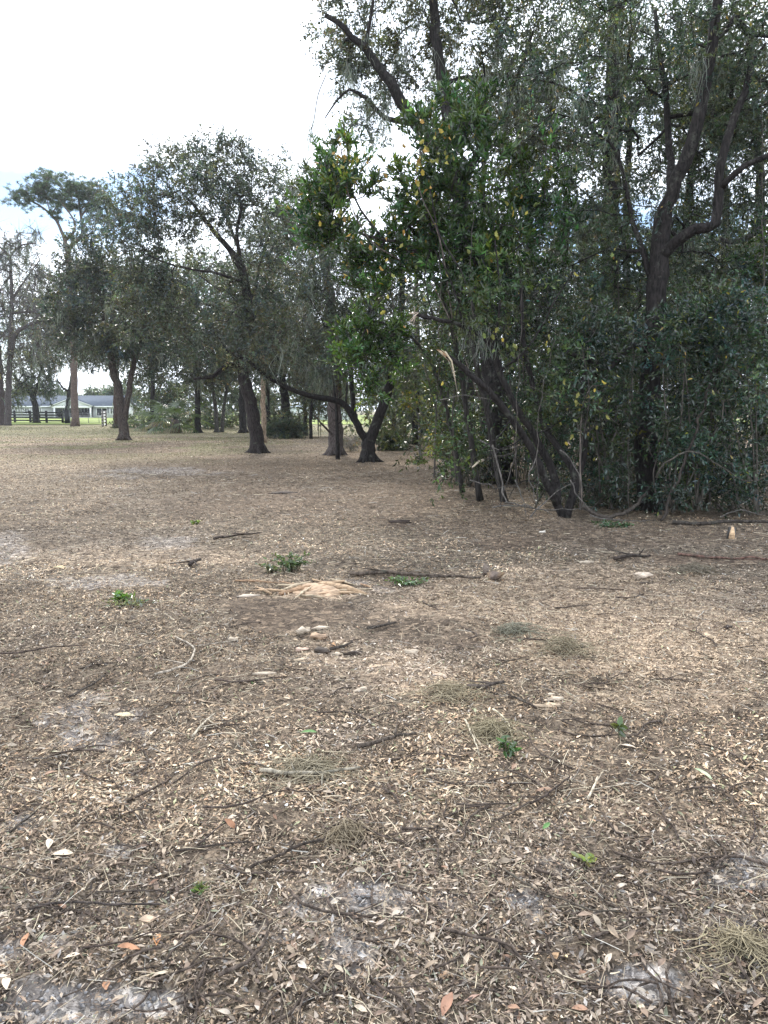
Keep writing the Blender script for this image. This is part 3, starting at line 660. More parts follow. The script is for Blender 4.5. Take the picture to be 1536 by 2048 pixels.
lf = MB(); spray(lf, None, sample_crown([(1080, 760, 90, 130, 11.8, .8), (960, 600, 120, 100, 11.6, .8), (900, 900, 60, 80, 12.4, .8)], 90, .36, 1, 5), 4, .35, 9, .075, .03, (.045, .07, .024)); lf.build("crown", M_leaf, bt)

# ------------------------------------------------------------------ shrubs of the thicket
SH = dict(hexa=True, mat=M_gloss, twigs=5, lpt=11, LL=.072, LW=.024, tl=.32, rt=.004, seg=.25, flare=.2, gap=.42, gs=1.6, upw=.15, droop=.15, wr=.002)
shr = [("dense dark shrub with small shiny leaves right of the big oak trunk", (1395, 1020, 11.6), [(1425, 790, 100, 170, 11.8, 1), (1440, 930, 90, 80, 11.7, .9), (1400, 640, 60, 60, 11.7, .6)], 140, (.034, .058, .040)),
       ("shrub at the right edge with pale shining leaf spires", (1515, 1030, 11.4), [(1500, 720, 80, 120, 11.3, .8), (1530, 880, 80, 130, 11.4, .8), (1450, 640, 70, 70, 11.6, .7)], 150, (.048, .078, .056)),
       ("leafy shrub between the snapped tree and the big oak trunk", (1222, 1015, 12), [(1195, 850, 62, 150, 12, .8), (1180, 700, 70, 90, 12, .8), (1225, 950, 30, 50, 11.9, .4)], 115, (.032, .054, .034)),
       ("green shrub whose branches screen the big oak trunk at mid height", (1345, 1025, 11.5), [(1335, 690, 90, 60, 11.5, .6), (1360, 870, 40, 60, 11.5, .5), (1335, 970, 40, 26, 11.5, .5)], 80, (.036, .062, .040)),
       ("low tangled shrub behind the snapped tree stems", (1075, 985, 13.2), [(1100, 800, 80, 130, 13, 1), (1040, 620, 110, 100, 13, 1), (1090, 930, 60, 60, 12.8, .6)], 150, (.032, .052, .032)),
       ("loose yellowish shrub left of the dark trunk group", (905, 945, 15.5), [(870, 790, 70, 110, 15.5, 1), (860, 660, 80, 80, 15.5, 1), (915, 880, 40, 60, 15, .7)], 110, (.055, .075, .026)),
       ("bright green leafy bush at the top right corner of the thicket", (1560, 1000, 12.5), [(1530, 640, 60, 90, 12.4, .7), (1545, 500, 60, 70, 12.4, .7)], 70, (.045, .085, .028)),
       ("thin shrub of long upright stems in the gap behind the big oak", (1265, 965, 15), [(1270, 760, 110, 160, 15, 1.2), (1180, 560, 120, 100, 14.6, 1.2)], 170, (.04, .058, .032))]
for lab, b, el, n_, tn in shr:
    lims = []
    for k in range(5):
        e_ = el[k % len(el)]; dx = rng.normal(0, 14)
        lims.append(([b if k == 0 else (b[0] + rng.normal(0, 3), b[1] - 8, b[2]), (b[0] * .7 + e_[0] * .3 + dx, (b[1] * 2 + e_[1]) / 3, b[2]), (e_[0] + dx * 3, e_[1] + rng.normal(0, 20), e_[4])], .018, .006))
    tree("shrub", lab, "shrub", lims, el, n=n_, tint=tn, group="shrubs of the thicket", bark=(.10, .09, .075), step=.2, accent=(.24, .22, .04), aprob=.012, **SH)

# ------------------------------------------------------------------ undergrowth and wood deeper in, too dense to count
def mass(name, ells, n, LL, LW, tint, mat, droop=.15, twigs=6, lpt=10, tl=.5, gap=.38, stems=0, wr=.004, var=.35, gs=.5):
    lf, wd = MB(), MB(); C = sample_crown(ells, n, gap, gs, 77); C = C[C[:, 2] > .15]
    spray(lf, lf, C, twigs, tl, lpt, LL, LW, tint, var, droop, wr=wr)
    for k in range(stems):
        c = C[rng.integers(len(C))]; zb = float(gz(c[0], c[1])); x0 = c[0] + rng.normal(0, .25)
        lf.tube([(x0, c[1], zb - .05), ((x0 * 2 + c[0]) / 3 + rng.normal(0, .08), c[1], zb + (c[2] - zb) * .4), (c[0], c[1], c[2])], [.016, .011, .005], 4, (.10, .09, .08))
    return tag(lf.build(name, mat), kind="stuff")
mass("undergrowth", [(1130, 880, 330, 100, 17, 2), (1400, 850, 250, 140, 16, 2), (1150, 700, 300, 130, 18, 2), (1450, 640, 200, 150, 16.5, 2)], 900, .10, .036, (.038, .056, .030), M_gloss, stems=110)
mass("low_brush", [(1180, 955, 90, 55, 13.2, .9), (1240, 985, 70, 40, 12.4, .6), (1400, 960, 130, 55, 12.6, .9), (1500, 985, 70, 45, 11.9, .6), (1060, 930, 60, 50, 14.5, .8), (950, 915, 50, 45, 16.5, .8), (1130, 985, 50, 36, 12.2, .5)], 300, .065, .022, (.036, .054, .034), M_gloss, twigs=6, lpt=7, tl=.34, gap=.36, stems=150, wr=.0025, gs=1.2)
mass("wood_interior", [(1250, 760, 560, 190, 30, 4), (1500, 620, 300, 160, 28, 4), (1150, 600, 300, 130, 30, 4), (900, 780, 200, 100, 34, 4)], 1150, .22, .085, (.045, .058, .036), M_leaf, tl=.9, twigs=6, lpt=9, stems=50)
WB = [(880, 905, 27, .16), (945, 915, 24, .14), (1065, 930, 24, .20), (1120, 940, 20, .12), (1180, 930, 25, .16), (1250, 935, 22, .14), (1370, 945, 20, .16), (1455, 950, 19, .12), (1520, 945, 22, .2), (830, 890, 33, .14), (1010, 905, 30, .16), (1400, 915, 30, .18), (965, 935, 20.5, .09)]
WL = ["slim trunk at the left end of the right wood", "trunk just left of the dark forked trunk group in the wood", "thick dim trunk behind the snapped tree", "slender trunk between the snapped tree and the oak, deep in shade", "dim trunk seen past the low limb of the big oak",
      "shaded trunk just left of the big oak, further in", "trunk hidden in leaves right of the big oak", "thin shaded trunk behind the bent vine", "thick shaded trunk at the right edge of the wood", "far slim trunk behind the yellow-leaved sapling", "far dim trunk between the dark trunk group and the laurel", "far trunk right of the big oak, almost lost in shade", "dark slanting trunk beside the tall oak foot"]
for (px, py, D, r), lab in zip(WB, WL):
    h = rng.uniform(480, 820) * 20 / D; dx = rng.normal(0, 25)
    tree("wood_tree", lab, "tree", [([(px, py, D), (px + dx * .4, py - h * .35, D), (px + dx * .2, py - h * .7, D), (px + dx, py - h, D)], r, r * .5)],
         [(px + dx, py - h, 110 * 20 / D, 120 * 20 / D, D, 2.2), (px + dx * .5, py - h * .6, 100 * 20 / D, 90 * 20 / D, D, 2)], n=80, LL=.13, LW=.05, tl=.6, lpt=10, moss=12, mossln=.8, mosswid=.005, strands=16, tint=(.045, .058, .036), group="trees of the right wood", wr=.004)

# ------------------------------------------------------------------ open trees in the middle
tree("oak_tree", "forked oak with one long limb reaching low to the left over the clearing", "tree",
     [([(736, 923, 24), (737, 900, 24), (738, 882, 24)], .24, .2),
      ([(738, 882, 24), (752, 850, 24), (767, 812, 24), (777, 775, 24.1), (792, 700, 24.2), (805, 600, 24.4), (800, 480, 24.6)], .17, .07),
      ([(737, 886, 24), (708, 837, 23.8), (690, 812, 23.6), (669, 801, 23.4), (630, 794, 23.1), (591, 782, 22.8), (557, 765, 22.6), (526, 747, 22.4), (495, 721, 22.2), (466, 709, 22), (445, 690, 21.8)], .12, .035),
      ([(738, 890, 24), (718, 860, 24.4), (708, 820, 24.7), (700, 740, 25), (690, 640, 25.2)], .1, .05),
      ([(690, 812, 23.6), (694, 770, 23.6), (685, 720, 23.6)], .04, .02)],
     [(770, 600, 110, 110, 24.3, 2.2), (660, 690, 90, 60, 24, 1.8), (690, 560, 90, 90, 24.8, 2), (560, 715, 70, 35, 22.6, 1.2), (480, 680, 50, 35, 22, 1), (820, 720, 70, 60, 24, 1.5), (640, 610, 70, 60, 23.6, 1.5), (720, 660, 60, 70, 23.6, 1.2)],
     n=600, LL=.09, LW=.036, tl=.5, lpt=12, tint=(.05, .060, .048), moss=36, mossln=.7, mosswid=.006, gap=.38, bare=.12)
tree("oak_tree", "dark leaning oak with a spreading airy crown in the middle of the clearing", "tree",
     [([(516, 907, 29), (510, 850, 29), (499, 800, 29), (486, 745, 29), (482, 715, 29), (490, 660, 29), (500, 626, 29), (492, 580, 28.9), (484, 540, 28.8), (469, 512, 28.7)], .27, .14),
      ([(469, 512, 28.7), (448, 486, 28.6), (432, 466, 28.5), (406, 434, 28.4), (385, 408, 28.3), (360, 380, 28.3)], .11, .03),
      ([(484, 545, 28.8), (478, 500, 29.2), (470, 478, 29.4), (453, 436, 29.6), (436, 406, 29.8), (396, 356, 30)], .08, .025),
      ([(486, 555, 28.8), (474, 470, 28.2), (482, 410, 27.8), (466, 380, 27.6), (430, 345, 27.5)], .08, .025),
      ([(498, 610, 29), (512, 566, 29.6), (521, 525, 30), (540, 470, 30.2)], .09, .03),
      ([(484, 735, 29), (456, 732, 28.6), (440, 741, 28.3), (425, 752, 28), (388, 758, 27.6)], .11, .05),
      ([(488, 570, 28.9), (440, 548, 28.2), (390, 540, 27.8), (338, 527, 27.4), (284, 506, 27)], .06, .02),
      ([(492, 600, 29), (440, 580, 29.6), (400, 552, 29.9)], .05, .02)],
     [(420, 390, 150, 95, 28.6, 3), (555, 420, 105, 95, 29.5, 2.5), (290, 440, 85, 95, 28, 2), (430, 540, 180, 90, 28.6, 3), (360, 630, 140, 90, 28, 2.5), (560, 590, 100, 130, 29.2, 2.5), (450, 690, 130, 50, 27.6, 1.6), (490, 600, 70, 90, 27.4, 1.2), (470, 330, 60, 35, 28.6, 1.4), (300, 570, 70, 80, 27.6, 1.6), (380, 330, 60, 40, 28.5, 1.2)],
     n=1080, LL=.105, LW=.044, tl=.55, lpt=13, tint=(.055, .066, .054), moss=50, mossln=.6, mosswid=.005, gap=.39, gs=.7, bare=.1, bark=(.035, .029, .028))
tree("oak_tree", "slender two-stemmed oak leaning left in the far part of the clearing", "tree",
     [([(248, 879, 42), (247, 850, 42), (241, 800, 42), (229, 745, 42), (222, 715, 42), (214, 660, 42), (205, 600, 42)], .28, .1),
      ([(249, 855, 42), (255, 800, 42), (264, 745, 42.2), (275, 705, 42.4), (290, 640, 42.6), (280, 540, 42.8)], .18, .07)],
     [(220, 600, 95, 110, 42, 4), (300, 640, 80, 90, 42, 3.5), (165, 640, 60, 80, 42, 3), (260, 500, 90, 60, 42.6, 3), (190, 520, 60, 70, 42, 2.5), (240, 700, 110, 40, 42, 3)],
     n=640, LL=.15, LW=.065, tl=.75, lpt=12, tint=(.046, .058, .048), moss=40, mossln=.9, mosswid=.012, gap=.40, gs=.5, bark=(.06, .048, .043), wr=.006)
tree("oak_tree", "stout mossy trunk with a pile of bark at its foot behind the forked oak", "tree",
     [([(672, 910, 27.5), (671, 860, 27.5), (670, 790, 27.5), (668, 700, 27.5), (655, 560, 27.5), (640, 480, 27.6)], .27, .12), ([(669, 800, 27.5), (640, 700, 27), (610, 640, 26.7)], .09, .03), ([(664, 866, 27.3), (648, 852, 27), (636, 838, 26.8), (628, 828, 26.6)], .05, .015)],
     [(640, 600, 80, 100, 27.5, 2), (600, 680, 60, 70, 27.5, 2), (690, 480, 60, 70, 27.6, 1.8), (610, 440, 60, 80, 27.6, 2), (680, 740, 60, 40, 27, 1.4)], n=260, LL=.1, LW=.042, tl=.55, lpt=11, tint=(.055, .064, .046), moss=60, mossln=1.0, mosswid=.008, bark=(.085, .07, .065))
ps = empty("dead_pole", (*at(676, 920, 25)[:2], float(gz(*at(676, 920, 25)[:2]))), "thin dead pole standing in front of the stout mossy trunk", "dead tree")
pm = MB(); pm.tube(cat_rom([at(676, 921, 25), at(675, 890, 25), at(674, 850, 25), at(671, 800, 25), at(664, 740, 25)], .4), np.linspace(.075, .02, len(cat_rom([at(676, 921, 25), at(675, 890, 25), at(674, 850, 25), at(671, 800, 25), at(664, 740, 25)], .4))), 8, BARK_DARK, .15); pm.build("trunk", M_bark, ps, smooth=True)
sm_ = MB(); 
for q in range(3): sm_.tube([at(674, 850 - 25 * q, 25), at(674 + (-1) ** q * 14, 838 - 25 * q, 25), at(674 + (-1) ** q * 20, 825 - 28 * q, 25)], [.018, .01, .003], 5, BARK_DARK)
sm_.build("branch", M_bark, ps)
tree("sapling", "thin sapling with a few yellow leaves in the gap left of the wood", "sapling",
     [([(841, 926, 23), (840, 890, 23), (838, 850, 23), (836, 828, 23)], .05, .02), ([(842, 900, 23), (865, 868, 22.9), (880, 835, 22.8)], .02, .008), ([(837, 830, 23), (822, 812, 23), (808, 800, 23)], .015, .006), ([(837, 830, 23), (850, 812, 23), (862, 800, 23)], .015, .006)],
     [(838, 840, 45, 45, 23, .7), (860, 880, 30, 30, 23, .5)], n=26, LL=.11, LW=.07, tl=.4, lpt=5, tint=(.20, .19, .03), twigs=3, flare=.3, bark=BARK_GREY)
tree("oak_tree", "dense grey-green oak behind the dark leaning oak, trunk hidden in brush", "tree",
     [([(575, 872, 48), (570, 800, 48), (560, 720, 48), (545, 620, 48), (540, 520, 48)], .3, .1), ([(563, 740, 48), (500, 660, 47), (440, 620, 46), (390, 600, 45)], .14, .05)],
     [(400, 590, 130, 100, 45, 4), (540, 610, 120, 130, 48, 4), (460, 680, 160, 60, 46, 4), (620, 650, 70, 100, 48, 3), (330, 660, 80, 60, 45, 3), (560, 470, 90, 70, 48, 3)],
     n=620, LL=.17, LW=.07, tl=.8, lpt=12, tint=(.05, .062, .05), moss=50, mossln=1, mosswid=.012, gap=.38, gs=.4, wr=.006, seg=.8, rt=.008, bare=.08)
# trees standing along the far side of the clearing
FT = [("tan smooth trunk standing just right of the dark leaning oak", (527, 888, 38), (523, 640), .14, BARK_TAN, [(530, 620, 90, 110, 38, 3)], 170),
      ("slim dark trunk close behind the tan trunk", (536, 872, 46), (532, 680), .15, BARK_DARK, [(560, 700, 70, 60, 46, 3)], 100),
      ("thick dark trunk beside the fan palm at the back of the clearing", (396, 867, 57), (392, 700), .24, BARK_DARK, [(380, 670, 90, 90, 57, 4), (430, 600, 100, 100, 57, 4)], 300),
      ("left stem of the pale pair at the back of the clearing", (434, 864, 58), (419, 720), .17, BARK_GREY, [(410, 730, 50, 45, 58, 3)], 80),
      ("right stem of the pale pair at the back of the clearing", (444, 864, 58.5), (462, 730), .14, BARK_GREY, [(470, 730, 45, 45, 58, 3)], 80),
      ("broad dim trunk seen just left of the dark leaning oak, far back", (487, 869, 56), (484, 700), .28, BARK_DARK, [(500, 700, 60, 60, 56, 4)], 100),
      ("straight dark trunk behind the slender two-stemmed oak", (233, 857, 70), (230, 640), .32, BARK_RED, [(235, 620, 90, 110, 70, 5), (280, 720, 60, 40, 70, 4)], 240),
      ("slim trunk at the back between the palm and the two-stemmed oak", (300, 862, 63), (305, 700), .2, BARK_DARK, [(310, 720, 60, 50, 63, 4), (330, 610, 80, 100, 63, 4)], 230),
      ("thin trunk behind the low bush in the middle distance", (612, 878, 50), (608, 720), .14, BARK_DARK, [(600, 710, 70, 80, 50, 3.5), (570, 560, 80, 100, 50, 4)], 220),
      ("narrow trunk at the bush's right side by the gap to the lawn", (622, 884, 44), (625, 760), .1, BARK_DARK, [(640, 760, 50, 40, 44, 2.5)], 80),
      ("dim trunk right of the forked oak near the bright lawn gap", (787, 880, 42), (795, 700), .15, BARK_DARK, [(790, 740, 70, 60, 42, 3), (830, 800, 50, 40, 42, 2.5)], 150),
      ("far slim trunk in the bright gap right of the forked oak", (812, 884, 40), (806, 760), .07, BARK_DARK, [(820, 740, 60, 50, 40, 2.5)], 90)]
for lab, b, tp, r, bk, el, n_ in FT:
    D = b[2]
    tree("background_tree", lab, "tree", [([b, (b[0] * .6 + tp[0] * .4 + rng.normal(0, 2), b[1] * .6 + tp[1] * .4, D), (tp[0], tp[1], D)], r, r * .6), ([(tp[0] * .8 + b[0] * .2, tp[1] * .8 + b[1] * .2, D), (tp[0] + rng.normal(0, 12), tp[1] - 10, D + .8), (tp[0] + rng.normal(0, 30), tp[1] - 50, D + 1)], r * .5, r * .2)],
         el, n=n_, LL=.0036 * D, LW=.0016 * D, tl=.016 * D, lpt=10, bark=bk, moss=16, mossln=.016 * D, mosswid=.00028 * D, strands=20, tint=(.055, .063, .044), gap=.38, gs=.4, wr=.00014 * D, group="trees along the back of the clearing", seg=.8, rt=.009, bare=.1)
# pine, flat-topped
def pine():
    sk = Skel(); D = 77
    b = at(150, 853, D); root = empty("pine_tree", b, "tall pine with a flat umbrella crown above the other trees at left", "pine tree")
    sk.limb([(150, 855, D), (149, 780, D), (147, 700, D), (144, 620, D), (139, 545, D), (135, 497, D)], .36, .26, step=1, flare=.4)
    L2 = [([(135, 497, D), (130, 482, D), (123, 462, D), (112, 440, D), (88, 418, D), (62, 402, D), (40, 396, D)], .19, .05), ([(133, 482, D), (146, 466, D - .6), (150, 452, D - 1), (146, 436, D - 1.4), (120, 400, D - 2)], .15, .05),
          ([(135, 497, D), (152, 484, D), (166, 464, D), (162, 432, D), (157, 396, D), (150, 370, D)], .2, .06), ([(162, 435, D), (180, 412, D + 1), (210, 396, D + 2), (225, 392, D + 2)], .1, .03), ([(164, 452, D), (190, 440, D), (215, 440, D)], .07, .03),
          ([(100, 430, D), (96, 405, D - 1), (92, 385, D - 1)], .06, .03), ([(157, 400, D), (130, 385, D + 1), (120, 372, D + 1)], .06, .03), ([(136, 530, D), (115, 510, D), (98, 495, D), (80, 470, D)], .05, .02), ([(160, 420, D), (190, 390, D - 1), (195, 378, D - 1)], .06, .03)]
    for p_, r0, r1 in L2: sk.limb(p_, r0, r1, step=.8)
    els = [(50, 396, 32, 13, D, 2.5), (80, 382, 32, 14, D - 1, 3), (135, 372, 55, 20, D, 4), (175, 384, 40, 18, D, 3.5), (208, 398, 26, 14, D + 1, 2.5), (195, 440, 25, 10, D, 2), (110, 432, 18, 7, D, 1.5), (240, 432, 20, 8, D + 1, 1.5), (120, 395, 80, 16, D, 3), (40, 410, 26, 9, D, 2), (95, 365, 24, 12, D, 2), (165, 410, 60, 14, D, 2.5)]
    C = sample_crown(els, 400, .38, 1.0, 8); sk.grow(C, seg=.9, rt=.012, jit=.12)
    wood, lf = MB(), MB(); sk.mesh(wood, (.115, .088, .076))
    wood.build("trunk", M_bark, root, smooth=True)
    C2 = np.repeat(C, 3, 0) + rng.normal(0, .28, (len(C) * 3, 3)) * np.array([1, 1, .6]); m = len(C2) * 34; B = np.repeat(C2, 34, 0) + rng.normal(0, .05, (m, 3)); d = unit(m); d[:, 2] = d[:, 2] * .7 + .35
    tt_ = tints(m, (.036, .056, .032), .2) * np.repeat(np.exp(rng.normal(0, .4, (len(C2), 1))), 34, 0)
    lf.tris(B, d, unit(m), .34 * (.6 + .6 * rng.random(m)), .04, tt_); lf.build("crown", M_leaf, root)
pine()
tree("oak_tree", "grey moss-draped tree at the left edge with an arching limb", "tree",
     [([(16, 851, 80), (17, 780, 80), (20, 700, 80), (24, 620, 80), (22, 550, 80), (20, 513, 80)], .34, .12), ([(19, 720, 80), (30, 672, 79), (52, 652, 78), (84, 646, 77), (105, 660, 77)], .3, .08), ([(20, 515, 80), (-8, 485, 80)], .14, .07), ([(20, 515, 80), (40, 492, 79), (72, 486, 78)], .12, .05), ([(22, 600, 80), (50, 560, 80), (80, 520, 80)], .12, .05)],
     [(20, 600, 100, 90, 80, 6), (30, 500, 60, 55, 80, 4), (-20, 700, 60, 60, 80, 5), (60, 690, 60, 40, 78, 4), (100, 560, 40, 60, 79, 4), (50, 640, 80, 60, 78, 5), (110, 660, 50, 50, 78, 4)], n=620, LL=.2, LW=.08, tl=1.1, lpt=6, tint=(.09, .095, .085), moss=70, mossln=1.5, mosswid=.02, strands=26, bark=(.07, .06, .058), gap=.40, gs=.3, wr=.016, seg=1.0, rt=.02, bare=.45)
tree("oak_tree", "second trunk cut by the left edge beside the moss-draped tree", "tree",
     [([(2, 853, 82), (1, 780, 82), (-4, 690, 82), (-15, 600, 82)], .38, .2)], [(-20, 640, 60, 70, 82, 5)], n=90, LL=.2, LW=.08, tl=1.1, lpt=7, tint=(.075, .08, .06), moss=20, mossln=1.4, mosswid=.024, bark=(.06, .047, .045), gs=.3, wr=.014, seg=1.0, rt=.02)
tree("oak_tree", "dark curved tree leaning over the black rail fence", "tree",
     [([(73, 846, 96), (71, 815, 96), (64, 790, 96), (50, 772, 96), (36, 762, 96)], .45, .22), ([(66, 800, 96), (76, 770, 96), (80, 740, 96)], .2, .1)],
     [(55, 740, 50, 45, 96, 6), (85, 770, 25, 30, 96, 4), (30, 790, 26, 24, 96, 4), (85, 700, 60, 50, 96, 6)], n=210, LL=.26, LW=.11, tl=1.3, lpt=9, tint=(.05, .06, .036), moss=30, mossln=2, mosswid=.025, gs=.25, wr=.016, seg=1.2, rt=.02)
tree("oak_tree", "thin tree forking in front of the house porch, left of the pine trunk", "tree",
     [([(133, 846, 93), (135, 810, 93), (139, 780, 93), (144, 750, 93), (150, 715, 93)], .26, .12), ([(139, 783, 93), (128, 778, 93), (120, 768, 93), (114, 758, 93)], .13, .06), ([(146, 740, 93), (135, 725, 93), (128, 715, 93)], .06, .03)],
     [(130, 690, 70, 40, 93, 5), (175, 700, 50, 30, 93, 4), (110, 720, 24, 16, 93, 2)], n=150, LL=.25, LW=.1, tl=1.2, lpt=9, tint=(.06, .068, .045), moss=40, mossln=1.8, mosswid=.02, gs=.25, wr=.016, seg=1.2, rt=.02)
tree("oak_tree", "round tree filling the left background behind the pine", "tree", [([(236, 845, 110), (232, 760, 110), (205, 660, 110)], .4, .2)],
     [(150, 620, 70, 60, 110, 8), (180, 560, 50, 50, 110, 7), (95, 640, 50, 50, 110, 7), (215, 690, 60, 36, 110, 7), (60, 600, 70, 70, 110, 7)], n=330, LL=.32, LW=.13, tl=1.6, lpt=9, tint=(.07, .072, .055), gs=.2, wr=.02, seg=1.5, rt=.03, moss=40, mossln=2.5, mosswid=.03, bare=.1)
for lab, px, D, hh in [("rounded tree standing behind the right end of the house", 207, 185, 34), ("low pale tree behind the left end of the house", 120, 190, 30), ("small far tree left of the house, beyond the black fence", 60, 170, 40), ("far tree behind the trunks right of the house", 250, 175, 46)]:
    tree("far_tree", lab, "tree", [([(px, 835, D), (px + 1, 812, D), (px + 2, 820 - hh * .6, D)], .5, .2)], [(px, 820 - hh * .75, 22, hh * .5, D, 8), (px + 14, 812 - hh * .35, 18, hh * .4, D, 7), (px - 15, 812 - hh * .3, 16, hh * .35, D, 7)], n=90, twigs=6, lpt=10, LL=.6, LW=.26, tl=2.2, tint=(.06, .08, .045), gs=.15, wr=.03, seg=3, rt=.05, flare=.2, group="far trees around the house")
mass("distant_treeline", [(px, 800 + rng.normal(0, 3), 70, 26, 210 + rng.uniform(0, 60), 8) for px in range(240, 1700, 60)] + [(px, 812, 60, 18, 230, 8) for px in range(-300, 120, 60)], 700, 1.1, .55, (.055, .075, .045), M_leaf, tl=3.0, twigs=5, lpt=9, gap=.3, wr=.03, gs=.1)
mass("hedgerow_brush", [(px, 848 - abs(rng.normal(0, 4)), 34, 14 + rng.uniform(0, 10), 66 + rng.uniform(0, 6), 3) for px in (262, 285, 330, 352, 405, 415, 455, 470, 500, 560, 590)] + [(560, 790, 60, 50, 62, 3), (300, 790, 44, 60, 68, 3), (420, 780, 70, 44, 68, 3), (480, 790, 50, 44, 68, 3), (345, 780, 50, 50, 70, 3), (650, 790, 70, 60, 48, 3), (760, 850, 60, 30, 44, 3), (860, 850, 80, 36, 40, 3), (850, 770, 90, 60, 40, 3), (590, 740, 90, 60, 60, 3)],
     1000, .2, .09, (.055, .068, .04), M_leaf, tl=.9, twigs=6, lpt=10, gap=.36, wr=.009, gs=.4, stems=60)
b1 = tree("bush", "low feathery grey-green bush with a dark log under it, right of the tan trunk", "bush", [([(575, 880, 45), (570, 860, 45), (565, 840, 45)], .05, .02), ([(576, 878, 45), (590, 860, 45), (597, 845, 45)], .05, .02), ([(573, 878, 45), (555, 862, 45), (548, 850, 45)], .05, .02)],
     [(572, 848, 36, 26, 45, 1.3), (560, 862, 26, 18, 44.6, 1), (592, 862, 20, 16, 44.8, 1)], n=150, LL=.13, LW=.045, tl=.45, lpt=11, tint=(.075, .09, .06), flare=.1, gap=.3, wr=.005, seg=.5)
b2 = tree("bush", "pale twiggy bush in the gap just left of the forked oak", "bush", [([(702, 905, 30), (700, 895, 30), (698, 885, 30)], .03, .01)], [(702, 885, 22, 16, 30, .7)], n=40, LL=.1, LW=.03, tl=.35, lpt=4, tint=(.14, .13, .10), flare=.1, gap=.3, wr=.006, bare=.6, bark=(.22, .2, .18), seg=.4)
b3 = tree("bush", "dark leafy bush just right of the forked oak's foot", "bush", [([(775, 905, 31), (773, 895, 31), (770, 885, 31)], .03, .01)], [(778, 885, 26, 22, 31, .9), (800, 895, 22, 14, 31, .8)], n=70, LL=.11, LW=.045, tl=.4, lpt=10, tint=(.05, .066, .036), flare=.1, gap=.3, wr=.005, seg=.4)
# ------------------------------------------------------------------ fan palms: every frond is a part
def frond_mesh(L, fan, nb, tint):
    mb = MB(); dz = lambda t: .35 * t - .55 * t * t
    st_ = np.array([[0, L * t, L * dz(t)] for t in np.linspace(0, 1, 5)]); mb.tube(st_, np.linspace(.03, .018, 5), 4, tint * .9)
    tip = st_[-1]
    for k in range(nb):
        a = math.radians(-115 + 230 * k / (nb - 1)); l = fan * (.75 + .25 * math.cos(a)) * rng.uniform(.9, 1.05)
        d = np.array([math.sin(a), math.cos(a), 0]); p = [tip + d * l * t + np.array([0, 0, -.55 * l * t * t + .05]) for t in (0, .4, .75, 1)]
        s_ = np.array([math.cos(a), -math.sin(a), .25]) * .03 * fan
        V = []
        for q, w in zip(p, (.25, 1, .7, .08)): V += [q - s_ * w, q + np.array([0, 0, -.012]), q + s_ * w]
        f = []
        for r_ in range(3): f += [[r_ * 3, r_ * 3 + 1, r_ * 3 + 4, r_ * 3 + 3], [r_ * 3 + 1, r_ * 3 + 2, r_ * 3 + 5, r_ * 3 + 4]]
        mb.add(np.array(V), tint * rng.uniform(.85, 1.15), f4=f)
    return mb.mesh("frond", M_gloss)
FR = [frond_mesh(.95, .95, 17, np.array([.085, .115, .06])) for _ in range(3)] + [frond_mesh(.8, .9, 15, np.array([.20, .16, .10]))]
def palm(px, py, D, h, nf, lab, sc=1.0):
    b = at(px, py, D); root = empty("fan_palm", (b[0], b[1], float(gz(b[0], b[1]))), lab, "palm", "fan palms at the back of the clearing")
    t = MB(); z0 = root.location.z
    t.tube([(b[0], b[1], z0 - .1), (b[0], b[1], z0 + h * .5), (b[0] + .05, b[1], z0 + h)], [.34 * sc, .28 * sc, .2 * sc], 12, (.10, .08, .065), .3, 3); t.build("trunk", M_bark, root)
    for k in range(nf):
        o = bpy.data.objects.new("frond", FR[3] if k % 6 == 5 else FR[k % 3]); COL.objects.link(o); o.parent = root
        el = math.radians(55 - 85 * (k / nf)); o.location = (0, 0, h); o.rotation_euler = (el, 0, k * 2.399); o.scale = (sc, sc, sc)
palm(352, 864, 57, 1.0, 18, "larger fan palm with drooping blue-green fronds at the back of the clearing", 1.45)
palm(314, 858, 62, .7, 14, "smaller fan palm left of the larger one, half hidden in brush", 1.3)

# ------------------------------------------------------------------ house
HD = 152.0
def hx(px): return (px - 768) / FPX * HD * 1.005
hz0 = float(gz(hx(160), HD)) + .05
def hz(py): return at(100, py, HD)[2]
WALL, TRIM, ROOF = (.46, .47, .48), (.74, .75, .76), (.10, .115, .14)
zb, ze, zr = hz0, hz(813), hz(792)
house = empty("house", (hx(155), HD, hz0), "long pale single-storey house with a grey roof and gabled porch beyond the fence", "house")
x0, x1 = hx(20), hx(244); xa, xb = hx(116), hx(194)
def hpart(name, fn, mat=M_paint, parent=None):
    m = MB(); fn(m); return m.build(name, mat, parent or house)
def wall_fn(m):
    y0_, y1_ = HD, HD + 9
    m.box(((x0 + xa) / 2, HD + .1, (zb + ze) / 2), (xa - x0, .2, ze - zb), WALL); m.box(((xb + x1) / 2, HD + .1, (zb + ze) / 2), (x1 - xb, .2, ze - zb), WALL)
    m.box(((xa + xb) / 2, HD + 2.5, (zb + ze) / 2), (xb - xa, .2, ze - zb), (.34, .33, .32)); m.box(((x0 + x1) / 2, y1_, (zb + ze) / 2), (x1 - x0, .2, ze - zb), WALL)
    for xx in (x0 + .1, x1 - .1): m.box((xx, HD + 4.55, (zb + ze) / 2), (.2, 8.7, ze - zb), WALL)
    for xx in (xa - .1, xb + .1): m.box((xx, HD + 1.3, (zb + ze) / 2), (.19, 2.2, ze - zb), WALL)
hpart("wall", wall_fn)
